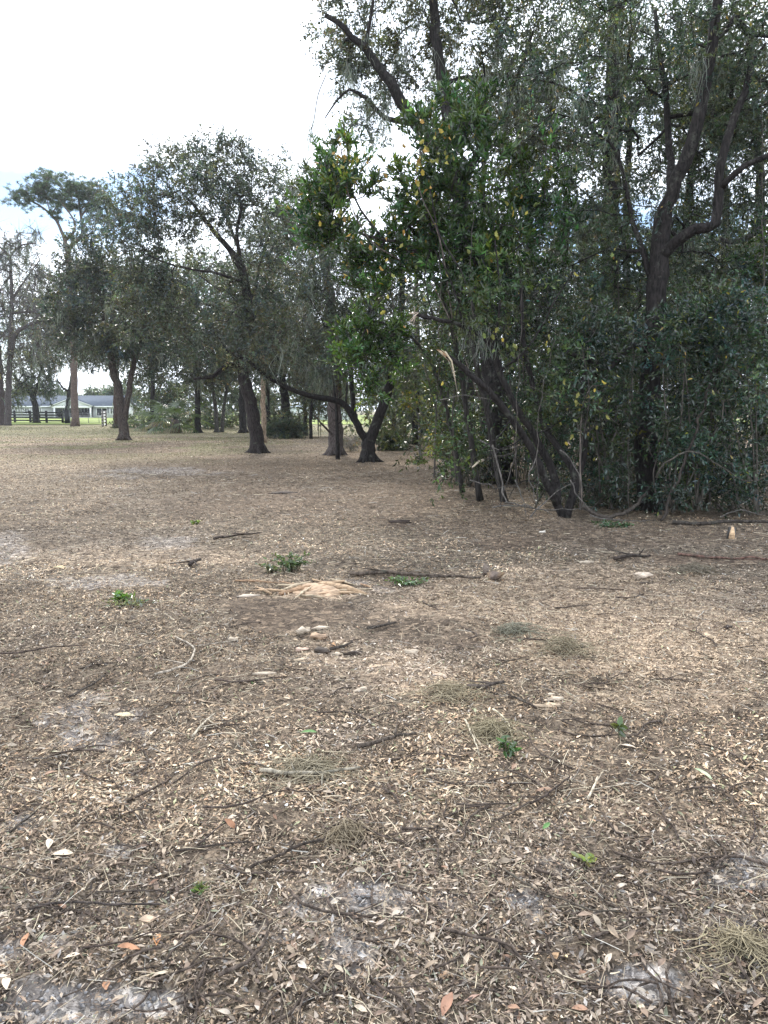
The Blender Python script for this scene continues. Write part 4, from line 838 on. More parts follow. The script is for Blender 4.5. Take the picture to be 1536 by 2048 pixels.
def roof_fn(m):
    ya, yb, ym, t_ = HD - .5, HD + 9.6, HD + 4.6, .18
    for s_, (p, q) in enumerate([(ya, ym), (yb, ym)]):
        V = [(x0 - .5, p, ze), (x1 + .5, p, ze), (x1 + .5, q, zr), (x0 - .5, q, zr)]; V2 = [(a_, b_, c_ + t_) for a_, b_, c_ in V]
        m.add(np.array(V + V2), ROOF, f4=[[0, 1, 2, 3], [4, 7, 6, 5], [0, 4, 5, 1], [1, 5, 6, 2], [3, 2, 6, 7], [0, 3, 7, 4]])
    for xx in (x0, x1): m.add(np.array([(xx, HD, ze), (xx, HD + 9.1, ze), (xx, ym, zr)]), WALL, f3=[[0, 1, 2]])
M_roof = tint_mat("shingles", rough=.97, spec=.02, nscale=3.0, namp=.12)
roof = hpart("roof", roof_fn, M_roof)
gx, gz_ = hx(155), hz(797)
def gable_fn(m):
    y0_ = HD - .8; V = [(xa + .2, y0_, ze + .15), (xb - .2, y0_, ze + .15), (gx, y0_, gz_ - .12)]; W_ = [(a_, y0_ + .15, c_) for a_, b_, c_ in V]
    m.add(np.array(V + W_), (.60, .62, .62), f3=[[0, 1, 2], [3, 5, 4]], f4=[[0, 3, 4, 1], [1, 4, 5, 2], [2, 5, 3, 0]])
hpart("gable", gable_fn)
def rake_fn(m):
    for xx, s_ in ((xa - .3, 1), (xb + .3, -1)):
        for y_a, y_b, tn, up in ((HD - 1.05, HD - .85, TRIM, 0), (HD - 1.0, HD + 3.6, ROOF, .14)):
            V = [(xx, y_a, ze + up), (gx, y_a, gz_ + up), (gx, y_b, gz_ + up), (xx, y_b, ze + up)]; T2 = [(a_, b_, c_ + .13) for a_, b_, c_ in V]
            m.add(np.array(V + T2), tn, f4=[[0, 1, 2, 3], [4, 7, 6, 5], [0, 4, 5, 1], [1, 5, 6, 2], [2, 6, 7, 3], [3, 7, 4, 0]])
hpart("porch_roof", rake_fn, M_roof)
hpart("porch_beam", lambda m: m.box(((xa + xb) / 2, HD - .75, ze - .1), (xb - xa, .2, .42), TRIM))
for px in (121, 157, 192): hpart("column", lambda m: m.box((hx(px), HD - .75, (zb + ze - .31) / 2), (.26, .26, ze - .31 - zb), TRIM))
hpart("fascia", lambda m: (m.box(((x0 + xa) / 2 - .25, HD - .52, ze - .02), (xa - x0 + .1, .06, .22), TRIM), m.box(((xb + x1) / 2 + .35, HD - .52, ze - .02), (x1 - xb - .1, .06, .22), TRIM)))
hpart("porch_floor", lambda m: m.box(((xa + xb) / 2, HD + .7, zb + .02), (xb - xa, 3.4, .2), (.4, .4, .39)))
def window(px0, px1, py0, py1, yy, nx=2, nz_=2):
    xa_, xb_, za, zb_ = hx(px0), hx(px1), hz(py1), hz(py0)
    fr = hpart("window", lambda m: [m.box(((xa_ + xb_) / 2, yy, zz), (xb_ - xa_ + .2, .1, .12), TRIM) for zz in (za, zb_)] + [m.box((xx, yy, (za + zb_) / 2), (.1, .1, zb_ - za - .13), TRIM) for xx in np.linspace(xa_, xb_, nx + 1)])
    m = MB(); m.box(((xa_ + xb_) / 2, yy + .03, (za + zb_) / 2), (xb_ - xa_ - .02, .04, zb_ - za - .02), (.02, .02, .02)); m.build("pane", M_glass, fr)
for q in [(161, 174, 815, 826, HD + 2.36), (124, 131, 816, 828, HD + 2.36), (201, 222, 816, 832, HD - .03), (228, 236, 816, 828, HD - .03), (86, 92, 816, 826, HD - .03), (60, 68, 816, 828, HD - .03)]: window(*q)
for a_, b_ in ((176, 178.5), (158.6, 160.6), (222.6, 224.6)):
    yy = HD - .05 if a_ > 200 else HD + 2.34
    hpart("shutter", lambda m: m.box(((hx(a_) + hx(b_)) / 2, yy, (hz(815) + hz(826)) / 2), (hx(b_) - hx(a_), .08, hz(815) - hz(826)), (.04, .045, .05)))
dr = hpart("door", lambda m: m.box((hx(142), HD + 2.36, zb + 1.15), (1.0, .08, 2.1), (.06, .05, .05)))
for px, nm, lab in ((166, "porch_chair", "dark chair on the house porch under the window"), (178, "porch_bench", "low dark bench on the house porch near the right column")):
    t_ = empty(nm, (hx(px), HD + .4, zb + .12), lab, nm.split("_")[1]); w_ = .7 if nm == "porch_chair" else 1.4
    for part, c_, d_ in [("seat", (0, 0, .45), (w_, .6, .06)), ("backrest", (0, .28, .78), (w_, .06, .6))] + [("leg", (sx * (w_ / 2 - .05), sy * .25, .2), (.06, .06, .42)) for sx in (-1, 1) for sy in (-1, 1)]:
        m = MB(); m.box(np.array(t_.location) + np.array(c_), d_, (.05, .05, .055)); m.build(part, M_paint, t_)

# ------------------------------------------------------------------ fences
BLK = (.018, .018, .02)
def rail_fence(name, lab, posts, rails, hgt, ptint, rtint, rh=.16, pw=.16, grp=None):
    b = posts[0]; root = empty(name, (b[0], b[1], float(gz(*b))), lab, "fence", grp)
    for p in posts:
        m = MB(); z = float(gz(*p)); m.box((p[0], p[1], z + hgt / 2), (pw, pw, hgt + .1), ptint); m.build("post", M_paint, root)
    for a_, c_ in zip(posts[:-1], posts[1:]):
        for zr_ in rails:
            m = MB(); mid = (np.array(a_) + np.array(c_)) / 2; v = np.array(c_) - np.array(a_); za, zc = float(gz(*a_)), float(gz(*c_))
            m.box((mid[0], mid[1] - pw * .5 - .025, (za + zc) / 2 + zr_), (np.linalg.norm(v), .045, rh), rtint, math.atan2(v[1], v[0])); m.build("rail", M_paint, root)
def flat(px, D): return ((px - 768) / FPX * D * 1.0, D)
rail_fence("rail_fence", "black four-rail wooden fence in front of the house at left", [flat(px, 100 - .02 * px) for px in (-60, -24, 10, 35, 66, 98, 130)], (.3, .65, 1.0, 1.32), 1.5, BLK, BLK, .17, .22)
gp_ = flat(139, 92); m = MB(); zz = float(gz(*gp_)); m.box((gp_[0], gp_[1], zz + .75), (.5, .4, 1.6), BLK); m.box((gp_[0], gp_[1], zz + 1.58), (.58, .48, .06), (.03, .03, .03))
tag(m.build("gate_post", M_paint, loc=(*gp_, zz)), "thick black gate post between the thin forking tree and the pine", "post")
wr_ = empty("wire_fence", (*flat(160, 94), 0), "thin wire fence on slim posts across the bright lawn before the porch", "fence")
wp = [flat(px, 94) for px in (145, 161, 181, 202)]
for p in wp: m = MB(); z = float(gz(*p)); m.tube([(p[0], p[1], z), (p[0], p[1], z + 1.3)], .035, 6, (.2, .2, .2)); m.build("post", M_paint, wr_)
for k in range(5):
    m = MB(); z = float(gz(*wp[0])) + .2 + k * .26; m.tube([(wp[0][0], wp[0][1], z), (wp[-1][0], wp[-1][1], z)], .008, 4, (.35, .35, .35)); m.build("wire", M_paint, wr_)
rail_fence("rail_fence", "short end-on fence panel of pale weathered rails left of the two-stemmed oak", [flat(209, 74), flat(215.5, 77)], (.18, .48, .78, 1.08, 1.36), 1.5, (.10, .09, .08), (.62, .60, .57), .15, .16)
wf = empty("wire_fence", (*flat(640, 62), 0), "slim dark wire fence posts crossing the bright gap behind the bush", "fence")
wq = [flat(px, 62) for px in (600, 637, 676, 715, 755, 800, 845)]
for p in wq: m = MB(); z = float(gz(*p)); m.tube([(p[0], p[1], z), (p[0], p[1], z + 1.35)], .05, 6, (.05, .045, .04)); m.build("post", M_bark, wf)
for k in range(3):
    m = MB(); z = float(gz(*wq[0])) + .35 + k * .4; m.tube([(wq[0][0], wq[0][1], z), (wq[-1][0], wq[-1][1], z)], .009, 4, (.3, .3, .3)); m.build("wire", M_paint, wf)
# pale low building glimpsed through the gap
sb = flat(645, 120); sz_ = float(gz(*sb)); shed = empty("shed", (sb[0], sb[1], sz_), "low pale metal building glimpsed through the gap behind the bush", "shed")
m = MB(); m.box((sb[0], sb[1], sz_ + .95), (10, 5, 1.9), (.62, .66, .68)); m.build("wall", M_paint, shed)
m = MB(); m.add(np.array([(sb[0] - 5.3, sb[1] - 2.8, sz_ + 1.9), (sb[0] + 5.3, sb[1] - 2.8, sz_ + 1.9), (sb[0] + 5.3, sb[1], sz_ + 2.7), (sb[0] - 5.3, sb[1], sz_ + 2.7), (sb[0] + 5.3, sb[1] + 2.8, sz_ + 1.9), (sb[0] - 5.3, sb[1] + 2.8, sz_ + 1.9)]), (.55, .62, .68), f4=[[0, 1, 2, 3], [3, 2, 4, 5], [0, 5, 4, 1]], f3=[[0, 3, 5], [1, 4, 2]]); m.build("roof", M_paint, shed)

# ------------------------------------------------------------------ vines and bent stems of the thicket
def stem_thing(name, lab, cat, pts, r0, r1, tint, grp=None, mat=None, k=6, ground_pts=False, step=.15):
    P_ = np.array([at(*q) for q in pts]); C = cat_rom(P_, step); C[1:-1] += rng.normal(0, .012, C[1:-1].shape)
    o = MB(); o.tube(C, np.linspace(r0, r1, len(C)), k, tint, .12 if k > 5 else 0)
    return tag(o.build(name, mat or M_bark, loc=tuple(C[0])), lab, cat, grp)
stem_thing("bent_stem", "pale stem arching over and back to the ground right of the big oak", "stem", [(1312, 955, 11.1), (1330, 925, 11), (1372, 903, 11), (1400, 905, 11), (1440, 935, 11), (1480, 958, 10.9), (1510, 962, 10.9), (1545, 948, 10.8)], .015, .010, (.075, .068, .056))
stem_thing("slanting_stem", "thin dark stem slanting up from the ground right of the big oak trunk", "stem", [(1322, 1042, 11), (1355, 960, 11.1), (1400, 840, 11.2), (1418, 770, 11.3), (1440, 710, 11.4)], .024, .014, (.05, .042, .036))
stem_thing("fallen_branch", "dark fallen branch rising from the litter towards the big oak's foot", "branch", [(1165, 1010, 11), (1200, 1033, 10.9), (1235, 1030, 10.9), (1270, 1012, 11.2), (1295, 985, 11.6)], .035, .022, (.06, .05, .042))
stem_thing("fallen_branch", "long dark branch lying along the wood edge at far right", "branch", [(1345, 1044, 10.7), (1400, 1048, 10.6), (1460, 1042, 10.6), (1550, 1044, 10.5)], .03, .02, (.05, .042, .036))
stem_thing("leaning_stick", "grey broken stick propped against the snapped tree's foot", "stick", [(985, 890, 11), (998, 935, 10.9), (1006, 985, 10.8), (1014, 1005, 10.7)], .014, .011, (.10, .09, .08))
stem_thing("leaning_stick", "dark stick with a pale torn end beside the trunk group", "stick", [(1028, 905, 12.5), (985, 915, 12.2), (966, 920, 12.1)], .016, .016, (.08, .07, .06))
stem_thing("torn_stick_end", "pale torn wood end of the stick beside the trunk group", "stick", [(966, 920, 12.1), (957, 926, 12.0), (944, 935, 12)], .024, .012, (.56, .47, .36), mat=M_wood)
for q, lab in [([(880, 690, 12), (878, 640, 12), (882, 560, 12), (879, 480, 12)], "thin vine hanging straight above the raw orange break"), ([(1000, 1015, 11.2), (1030, 900, 11.1), (1035, 760, 11.1), (1046, 560, 11.2)], "thin vine climbing through the snapped tree"),
               ([(1075, 1000, 10.9), (1072, 900, 10.9), (1082, 800, 10.9), (1110, 680, 11)], "grey vine rising in front of the snapped stems"), ([(1255, 1035, 11.3), (1256, 960, 11.3), (1262, 820, 11.4), (1268, 650, 11.5)], "slim upright vine just left of the big oak trunk"),
               ([(785, 640, 12.9), (780, 560, 12.9), (778, 500, 12.9)], "short vine hanging below the leaning laurel"), ([(955, 700, 12), (940, 560, 12), (948, 420, 12)], "pale vine between the laurel and the tall oak"), ([(1528, 640, 11.6), (1526, 400, 11.6), (1522, 150, 11.6)], "vertical vine near the right edge high in the oak")]:
    stem_thing("vine", lab, "vine", q, .008, .004, (.075, .066, .058), "vines hanging in the thicket", k=5)
SAP = [("left of the raw orange break", 868, 955, 13.5, 300), ("close behind the raw orange break", 912, 965, 13.8, 420), ("between the leaning stems and the dark trunk group", 1035, 975, 13, 480), ("rising right beside the snapped tree's foot", 1160, 1020, 11.3, 330), ("halfway between the snapped tree and the big oak", 1200, 1005, 12.2, 420),
       ("touching the left side of the big oak trunk", 1252, 1012, 11.9, 300), ("in front of the big oak trunk, leaning right", 1322, 1030, 11.5, 240), ("right of the slanting dark stem", 1372, 1015, 11.8, 300), ("in the middle of the shiny right shrub", 1420, 1010, 11.6, 380), ("near the right edge under the pale spires", 1478, 1020, 11.4, 260), ("tall one under the right end of the low oak limb", 1218, 985, 13, 520), ("tall one far behind the arching stem", 1400, 975, 14, 560)]
for lab, px, py, D, h in SAP:
    dx = rng.normal(0, 30)
    tree("sapling", "thin bare-stemmed sapling " + lab, "sapling", [([(px, py, D), (px + dx * .3 + rng.normal(0, 6), py - h * .35, D), (px + dx * .6 + rng.normal(0, 8), py - h * .7, D), (px + dx, py - h, D)], .016, .005), ([(px + dx * .4, py - h * .45, D), (px + dx * .4 + rng.normal(0, 30), py - h * .62, D), (px + dx + rng.normal(0, 50), py - h * .8, D)], .008, .003)],
         [(px + dx * .7, py - h * .75, 40, h * .3, D, .4)], n=22, twigs=4, lpt=6, tl=.28, LL=.08, LW=.028, hexa=True, mat=M_gloss, tint=(.04, .066, .036), bark=(.075, .066, .058), flare=.1, rt=.003, seg=.25, step=.2, gap=.3, group="thin saplings of the thicket", wr=.002)
# heap of dead grey sticks round the snapped tree
DS = [((1010, 1005, 10.8), (1090, 1020, 11), (1180, 1012, 11.1)), ((1060, 1035, 10.8), (1110, 985, 11), (1150, 965, 11.1)), ((985, 1015, 11), (1050, 1010, 10.9), (1105, 1030, 10.8)), ((1030, 960, 11.5), (1045, 1000, 11.1), (1052, 1030, 10.9)), ((1140, 960, 11.1), (1160, 1000, 11), (1200, 1036, 10.9)), ((940, 960, 12.2), (990, 975, 11.9), (1040, 968, 11.8)), ((1075, 900, 11.2), (1060, 960, 11), (1075, 1010, 10.9)), ((960, 880, 12), (1000, 900, 11.7), (1060, 890, 11.6)), ((1120, 900, 11.2), (1150, 930, 11.1), (1165, 985, 11)), ((880, 800, 11.9), (930, 790, 11.7), (985, 800, 11.5)), ((1180, 1030, 10.9), (1240, 1042, 10.8), (1300, 1040, 10.8)), ((1440, 1035, 10.8), (1480, 1020, 10.8), (1530, 1030, 10.7))]
for (a, b_, c_), lab in zip(DS, ["dead grey stick lying across the snapped tree's foot", "dead stick slanting up against the snapped tree's right stem", "dead stick lying low left of the snapped tree's foot", "dead upright stick standing left of the snapped tree", "dead stick sloping down right from the snapped stems", "dead stick lying before the dark trunk group", "dead stick hanging in front of the snapped stem", "dead level twig caught behind the leaning stem", "dead bent twig right of the leaning stems", "dead twig caught left of the raw orange break", "dead stick along the ground right of the snapped tree", "dead stick along the ground at the far right shrubs"]):
    stem_thing("dead_stick", lab, "stick", [a, b_, c_], .011, .005, (.11, .10, .09), "dead sticks around the snapped tree", k=5)
# yellow-leaved grapevine, each large leaf a part
def leaf_shape(L, W, curl, seed, lobes=False):
    r_ = np.random.default_rng(seed); mb = MB(); us = np.linspace(0, 1, 6); V = []
    for u_ in us:
        w = W * .5 * (math.sin(math.pi * min(1, u_ * .94 + .03)) ** (.6 if lobes else .9)) * (1 + (.25 * math.cos(u_ * 16) if lobes else 0)); tw = curl * (u_ - .3) * 1.2
        for v_ in (-1, 0, 1):
            z = (abs(v_) * .28 * W * (1 + .5 * curl)) * math.sin(math.pi * u_) ** .5 + curl * L * .22 * u_ * u_ + r_.normal(0, .012) * W * 3
            V.append((v_ * w * math.cos(tw), u_ * L, z + v_ * w * math.sin(tw)))
    f = []
    for i in range(5):
        for j in range(2): f.append([i * 3 + j, i * 3 + j + 1, i * 3 + j + 4, i * 3 + j + 3])
    mb.add(np.array(V), (1, 1, 1), f4=f); return mb.mesh("leaf", M_dryleaf, smooth=True)
GRAPE = [leaf_shape(.14, .085, .9 * (k - 1), 40 + k, True) for k in range(3)]
def grapevine(lab, stempts, spots, nper, spread, cols):
    C = cat_rom(np.array([at(*q) for q in stempts]), .2); root = empty("grapevine", C[0], lab, "vine", "yellowing grapevines")
    o = MB(); o.tube(C, np.linspace(.012, .005, len(C)), 5, (.12, .10, .085)); o.build("stem", M_bark, root)
    for sp_ in spots:
        for k in range(nper):
            p = at(sp_[0] + rng.normal(0, spread[0]), sp_[1] + rng.normal(0, spread[1]), sp_[2] - .25 * rng.random()) - np.array(root.location)
            q = bpy.data.objects.new("leaf", GRAPE[rng.integers(3)]); COL.objects.link(q); q.parent = root; q.location = p
            q.rotation_euler = (math.radians(rng.uniform(-140, -50)), rng.normal(0, .5), rng.uniform(-1.2, 1.2)); s_ = rng.uniform(.34, .68); q.scale = (s_, s_, s_)
            c = np.array(cols[rng.integers(len(cols))]) * rng.uniform(.75, 1.15); q.color = (*c, 1)
YEL = [(.30, .23, .035), (.25, .22, .04), (.20, .20, .045), (.27, .165, .035)]; OLV = [(.13, .14, .03), (.10, .13, .03), (.16, .155, .035)]
grapevine("bright yellow grapevine leaves trailing down the front of the laurel", [(905, 640, 12.4), (880, 480, 12.1), (842, 390, 11.9), (835, 320, 11.9), (880, 262, 12)], [(838, 318, 11.7), (832, 340, 11.7), (818, 368, 11.7), (880, 270, 11.9), (852, 218, 12.2), (885, 305, 11.8), (830, 300, 11.7), (895, 255, 11.9), (850, 375, 11.8), (876, 312, 11.8)], 4, (14, 14), YEL)
grapevine("orange and yellow vine leaves on the leftmost laurel lobe", [(800, 520, 12.6), (740, 480, 12.4), (700, 400, 12.2), (680, 290, 12.2)], [(685, 305, 12.1), (696, 322, 12.1), (675, 340, 12.1), (668, 318, 12.1), (720, 322, 12.3), (645, 415, 12.1), (730, 470, 12.3), (670, 430, 12.2), (765, 370, 12.4)], 4, (17, 15), YEL + [(.26, .16, .04)])
grapevine("olive yellow vine leaves hanging low between the snapped tree and the oak", [(1165, 1020, 11.2), (1160, 900, 11.2), (1168, 800, 11.3), (1195, 760, 11.3)], [(1160, 800, 11.1), (1168, 825, 11.1), (1198, 775, 11.2), (1130, 850, 11.1), (1012, 675, 11.2), (1000, 690, 11.2), (1090, 690, 11.3), (872, 760, 12)], 6, (15, 22), OLV + YEL[:1])
grapevine("scattered yellow leaves on the vine across the middle of the thicket", [(960, 800, 12), (900, 640, 11.8), (850, 560, 11.7), (800, 620, 11.7)], [(780, 570, 12), (800, 560, 12), (760, 640, 12), (855, 575, 12), (940, 520, 12), (1000, 480, 12), (1060, 400, 12.2), (1010, 420, 12.2), (1090, 330, 12.3), (790, 470, 12.2), (1180, 540, 11.6), (1215, 510, 11.6)], 4, (24, 24), OLV + YEL)
# loose strand of moss floating from a twig at the sky
mstr = MB(); c_ = at(625, 205, 18); mstr.tube(cat_rom(np.array([at(652, 150, 18), at(636, 190, 18), at(628, 240, 18), at(622, 260, 18)]), .2), .012, 5, (.10, .09, .08))
moss_mesh(mstr, np.array([at(625, 250, 18), at(620, 268, 18)]), 22, .42, .006, spread=.05)
tag(mstr.build("moss_strand", M_moss, loc=tuple(at(652, 150, 18))), "single dark strand of moss dangling against the white sky", "moss")

# ------------------------------------------------------------------ things lying on the clearing floor
def G(px, py, lift=0.0):
    p = gp(px, py); return np.array([p[0], p[1], float(gz(p[0], p[1])) + lift])
STICKS = [("long dark stick with a raised forked end in the near left litter", [(500, 1737), (580, 1706), (655, 1687), (700, 1650)], 7, (.07, .055, .045)),
          ("short dark curved twig in the lower left litter", [(190, 1790), (262, 1780), (300, 1780), (330, 1784)], 5, (.06, .048, .04)),
          ("long dark twig lying level across the lower left", [(60, 1822), (140, 1812), (230, 1814), (320, 1812)], 6, (.055, .045, .04)),
          ("thin dark wavy twig above the large sand patch at lower left", [(165, 1913), (250, 1902), (300, 1884), (365, 1878)], 4, (.06, .045, .038)),
          ("long dark twig sloping down to the right in the lower right", [(1005, 1748), (1060, 1790), (1130, 1822), (1180, 1842), (1240, 1848)], 5, (.085, .07, .055)),
          ("dark twig rising to the right in the mid right litter", [(1062, 1615), (1100, 1597), (1138, 1570)], 5, (.065, .05, .042)),
          ("thick dark curved stick near the middle of the clearing floor", [(715, 1506), (765, 1494), (800, 1482), (832, 1476)], 9, (.085, .068, .055)),
          ("dark straight stick below the grey moss clump", [(935, 1380), (970, 1382), (1008, 1378)], 9, (.08, .065, .055)),
          ("dark stick pointing at the pale split slab", [(1018, 1402), (1045, 1416), (1072, 1430)], 6, (.07, .055, .045)),
          ("thick grey-green bare branch lying across the centre litter", [(520, 1555), (590, 1560), (645, 1558), (720, 1548)], 9, (.26, .23, .18)),
          ("pale straight stick left of centre", [(385, 1482), (408, 1460), (432, 1440)], 5, (.46, .40, .31)),
          ("long dark log-like branch ending at the bark chunk", [(700, 1154), (780, 1153), (860, 1157), (962, 1160)], 8, (.09, .07, .055)),
          ("dark branch on the far litter left of the leafy sprig", [(428, 1083), (465, 1076), (522, 1068)], 5, (.07, .055, .045)),
          ("dark short stick in front of the thicket at right", [(1228, 1123), (1265, 1121), (1300, 1118)], 7, (.05, .04, .034)),
          ("long reddish stick lying at the far right", [(1355, 1117), (1420, 1122), (1480, 1121), (1545, 1124)], 5, (.12, .07, .055)),
          ("thin curved twig right of the bark chunk", [(1155, 1180), (1200, 1178), (1248, 1180)], 3.5, (.12, .09, .07)),
          ("thin twig rising to the right on the chip-covered ground", [(1110, 1216), (1140, 1209), (1182, 1208)], 3.5, (.09, .07, .055)),
          ("short dark stick left of the stump", [(380, 1137), (392, 1128), (402, 1125)], 8, (.05, .04, .035)),
          ("long thin dark twig at the left edge above the sand patch", [(0, 1308), (70, 1303), (165, 1298)], 4, (.08, .06, .05)),
          ("curved pale twig arching beside the moss clump at left", [(310, 1355), (350, 1343), (382, 1325), (386, 1300), (350, 1280)], 5, (.36, .31, .25)),
          ("long thin dark twig left of centre", [(430, 1366), (480, 1370), (560, 1362)], 4, (.08, .06, .05)),
          ("dark sloping twig left of the centre", [(138, 1400), (175, 1380), (212, 1358)], 5, (.06, .05, .042)),
          ("dark level twig in the right middle distance", [(912, 1622), (960, 1624), (1025, 1621)], 4.5, (.07, .055, .045)),
          ("fine dark twig sloping across the lower centre left", [(395, 1690), (440, 1660), (490, 1635)], 3.5, (.09, .07, .06)),
          ("dark twig beside the green leaf near the bottom left", [(350, 1700), (420, 1694), (500, 1692)], 5, (.06, .048, .04)),
          ("fine dark twig at the left edge of the near litter", [(0, 1735), (50, 1748), (110, 1765)], 4, (.07, .055, .045)),
          ("pale forked stick lower right of centre", [(1175, 1610), (1188, 1585), (1195, 1565)], 5, (.50, .43, .33)),
          ("long pale straw-coloured stem right of centre", [(985, 1425), (1010, 1445), (1025, 1480)], 4, (.48, .42, .30)),
          ("pale bent stem by the leafy sprig at right", [(930, 1445), (945, 1480), (958, 1520)], 4, (.46, .40, .30)),
          ("dark twig rising right in the lower right centre", [(1060, 1612), (1020, 1640), (985, 1660)], 4, (.07, .055, .045)),
          ("long dark twig crossing left of the bottom sand", [(20, 1668), (55, 1640), (75, 1625)], 5, (.06, .05, .04)),
          ("curved dark twig running up the right edge of the near sand", [(1500, 1700), (1510, 1660), (1506, 1620)], 3.5, (.06, .045, .04)),
          ("brown stick across the near right sand hollow", [(960, 1945), (1010, 1942), (1070, 1950)], 5, (.10, .075, .06)),
          ("thin reddish twig standing up left of the middle sand", [(975, 1880), (978, 1830), (976, 1800)], 3, (.13, .09, .07)),
          ("short dark stick by the pale wood chunks", [(660, 1300), (690, 1296), (705, 1290)], 6, (.06, .05, .042)),
          ("dark stick right of the chunks in the middle", [(735, 1262), (765, 1256), (792, 1248)], 6, (.06, .05, .042))]
for lab, pts, wpx, tn in STICKS:
    P_ = np.array([G(px, py, .012) for px, py in pts]); d = P_[:, 1].mean(); r = wpx / FPX * d * .5
    C = cat_rom(P_, .035 * max(1, d * .4)); C[:, 2] = gz(C[:, 0], C[:, 1]) + r + .012 + .012 * fbm(C[:, 0] * 3, C[:, 1] * 3, s=5); C[1:-1] += rng.normal(0, r * .25, C[1:-1].shape)
    m = MB(); m.tube(C, r * np.linspace(1.1, .65, len(C)), 8, tn, .22, hash_str(lab) % 50)
    if wpx >= 4.5:                                    # a side shoot or two
        for q in range(2):
            i = int(len(C) * (.35 + .3 * q)); a = rng.normal(0, 1, 3) * np.array([.06, .06, .01]) * d * .5; a[2] = abs(a[2])
            m.tube([C[i], C[i] + a * .5, C[i] + a], [r * .55, r * .4, r * .2], 5, tn)
    tag(m.build("stick", M_bark, loc=tuple(P_[0]), smooth=True), lab, "stick", "sticks on the clearing floor")
# small nondescript twigs
TW = []
for k in range(4):
    m = MB(); L_ = (.22, .3, .38, .26)[k]; t = np.linspace(-.5, .5, 7); C = np.stack([t * L_, .10 * L_ * np.sin(t * (3 + k)) + rng.normal(0, .006, 7), .008 + .006 * np.cos(t * 5 + k)], 1)
    m.tube(C, np.linspace(.0045, .0022, 7), 5, (.085, .066, .054), .2, k); m.tube([C[3], C[3] + np.array([.03, .04, .01]), C[3] + np.array([.05, .09, .012])], [.003, .002, .001], 4, (.085, .066, .054)); TW.append(m.mesh("twig", M_bark))
for k in range(150):
    px, py = rng.uniform(10, 1526), 1180 + 850 * rng.random() ** .85; p = G(px, py, .004)
    o = bpy.data.objects.new("twig", TW[k % 4]); COL.objects.link(o); o.location = p; o.rotation_euler = (rng.normal(0, .06), rng.normal(0, .08), rng.uniform(0, 6.28)); s_ = rng.uniform(.55, 1.25) * (1 + .05 * p[1]); o.scale = (s_,) * 3
    tag(o, "thin brown twig lying loose among the dry leaf litter", "twig", "loose twigs in the litter")
# wood chunks
def chunk(lab, px, py, lpx, wpx, hpx, ang, tn, name="wood_chunk", cat="wood chunk", end=None, tilt=0.0, grp="wood chunks on the clearing floor"):
    p = G(px, py); d = p[1]; L_, H_ = lpx / FPX * d, hpx / FPX * d * .7; W_ = wpx / FPX * d * .9
    m = MB(); r_ = np.random.default_rng(hash_str(lab)); n, k = 4, 6; th = np.linspace(0, 2 * np.pi, k, endpoint=False); V = []; T = []
    for i in range(n):
        u_ = i / (n - 1) - .5; s_ = (1 - abs(u_ * 2) ** 3 * .32)
        for a in th:
            rr = (1 + r_.normal(0, .34)) * s_; V.append((u_ * L_ + r_.normal(0, .09) * L_, math.cos(a) * W_ * .5 * rr, math.sin(a) * H_ * .5 * rr)); T.append(np.array(tn if (end is None or i not in (0, n - 1)) else end) * r_.uniform(.8, 1.15))
    V = np.array(V); ct, st_ = math.cos(tilt), math.sin(tilt); V = V @ np.array([[ct, 0, st_], [0, 1, 0], [-st_, 0, ct]]); ca, sa = math.cos(ang), math.sin(ang); V = V @ np.array([[ca, sa, 0], [-sa, ca, 0], [0, 0, 1]])
    V[:, 2] -= V[:, 2].min() * .75
    i = np.arange(n - 1)[:, None] * k; j = np.arange(k)[None]; f = np.stack([i + j, i + (j + 1) % k, i + k + (j + 1) % k, i + k + j], -1).reshape(-1, 4)
    f3 = [[0, a + 1, a] for a in range(1, k - 1)] + [[(n - 1) * k, (n - 1) * k + a, (n - 1) * k + a + 1] for a in range(1, k - 1)]
    m.add(V + p, np.array(T), f3=f3, f4=f); return tag(m.build(name, M_wood, loc=tuple(p)), lab, cat, grp)
PALE, TAN, ORG, BRN, DK = (.47, .39, .30), (.40, .31, .22), (.50, .30, .17), (.22, .15, .11), (.07, .055, .045)
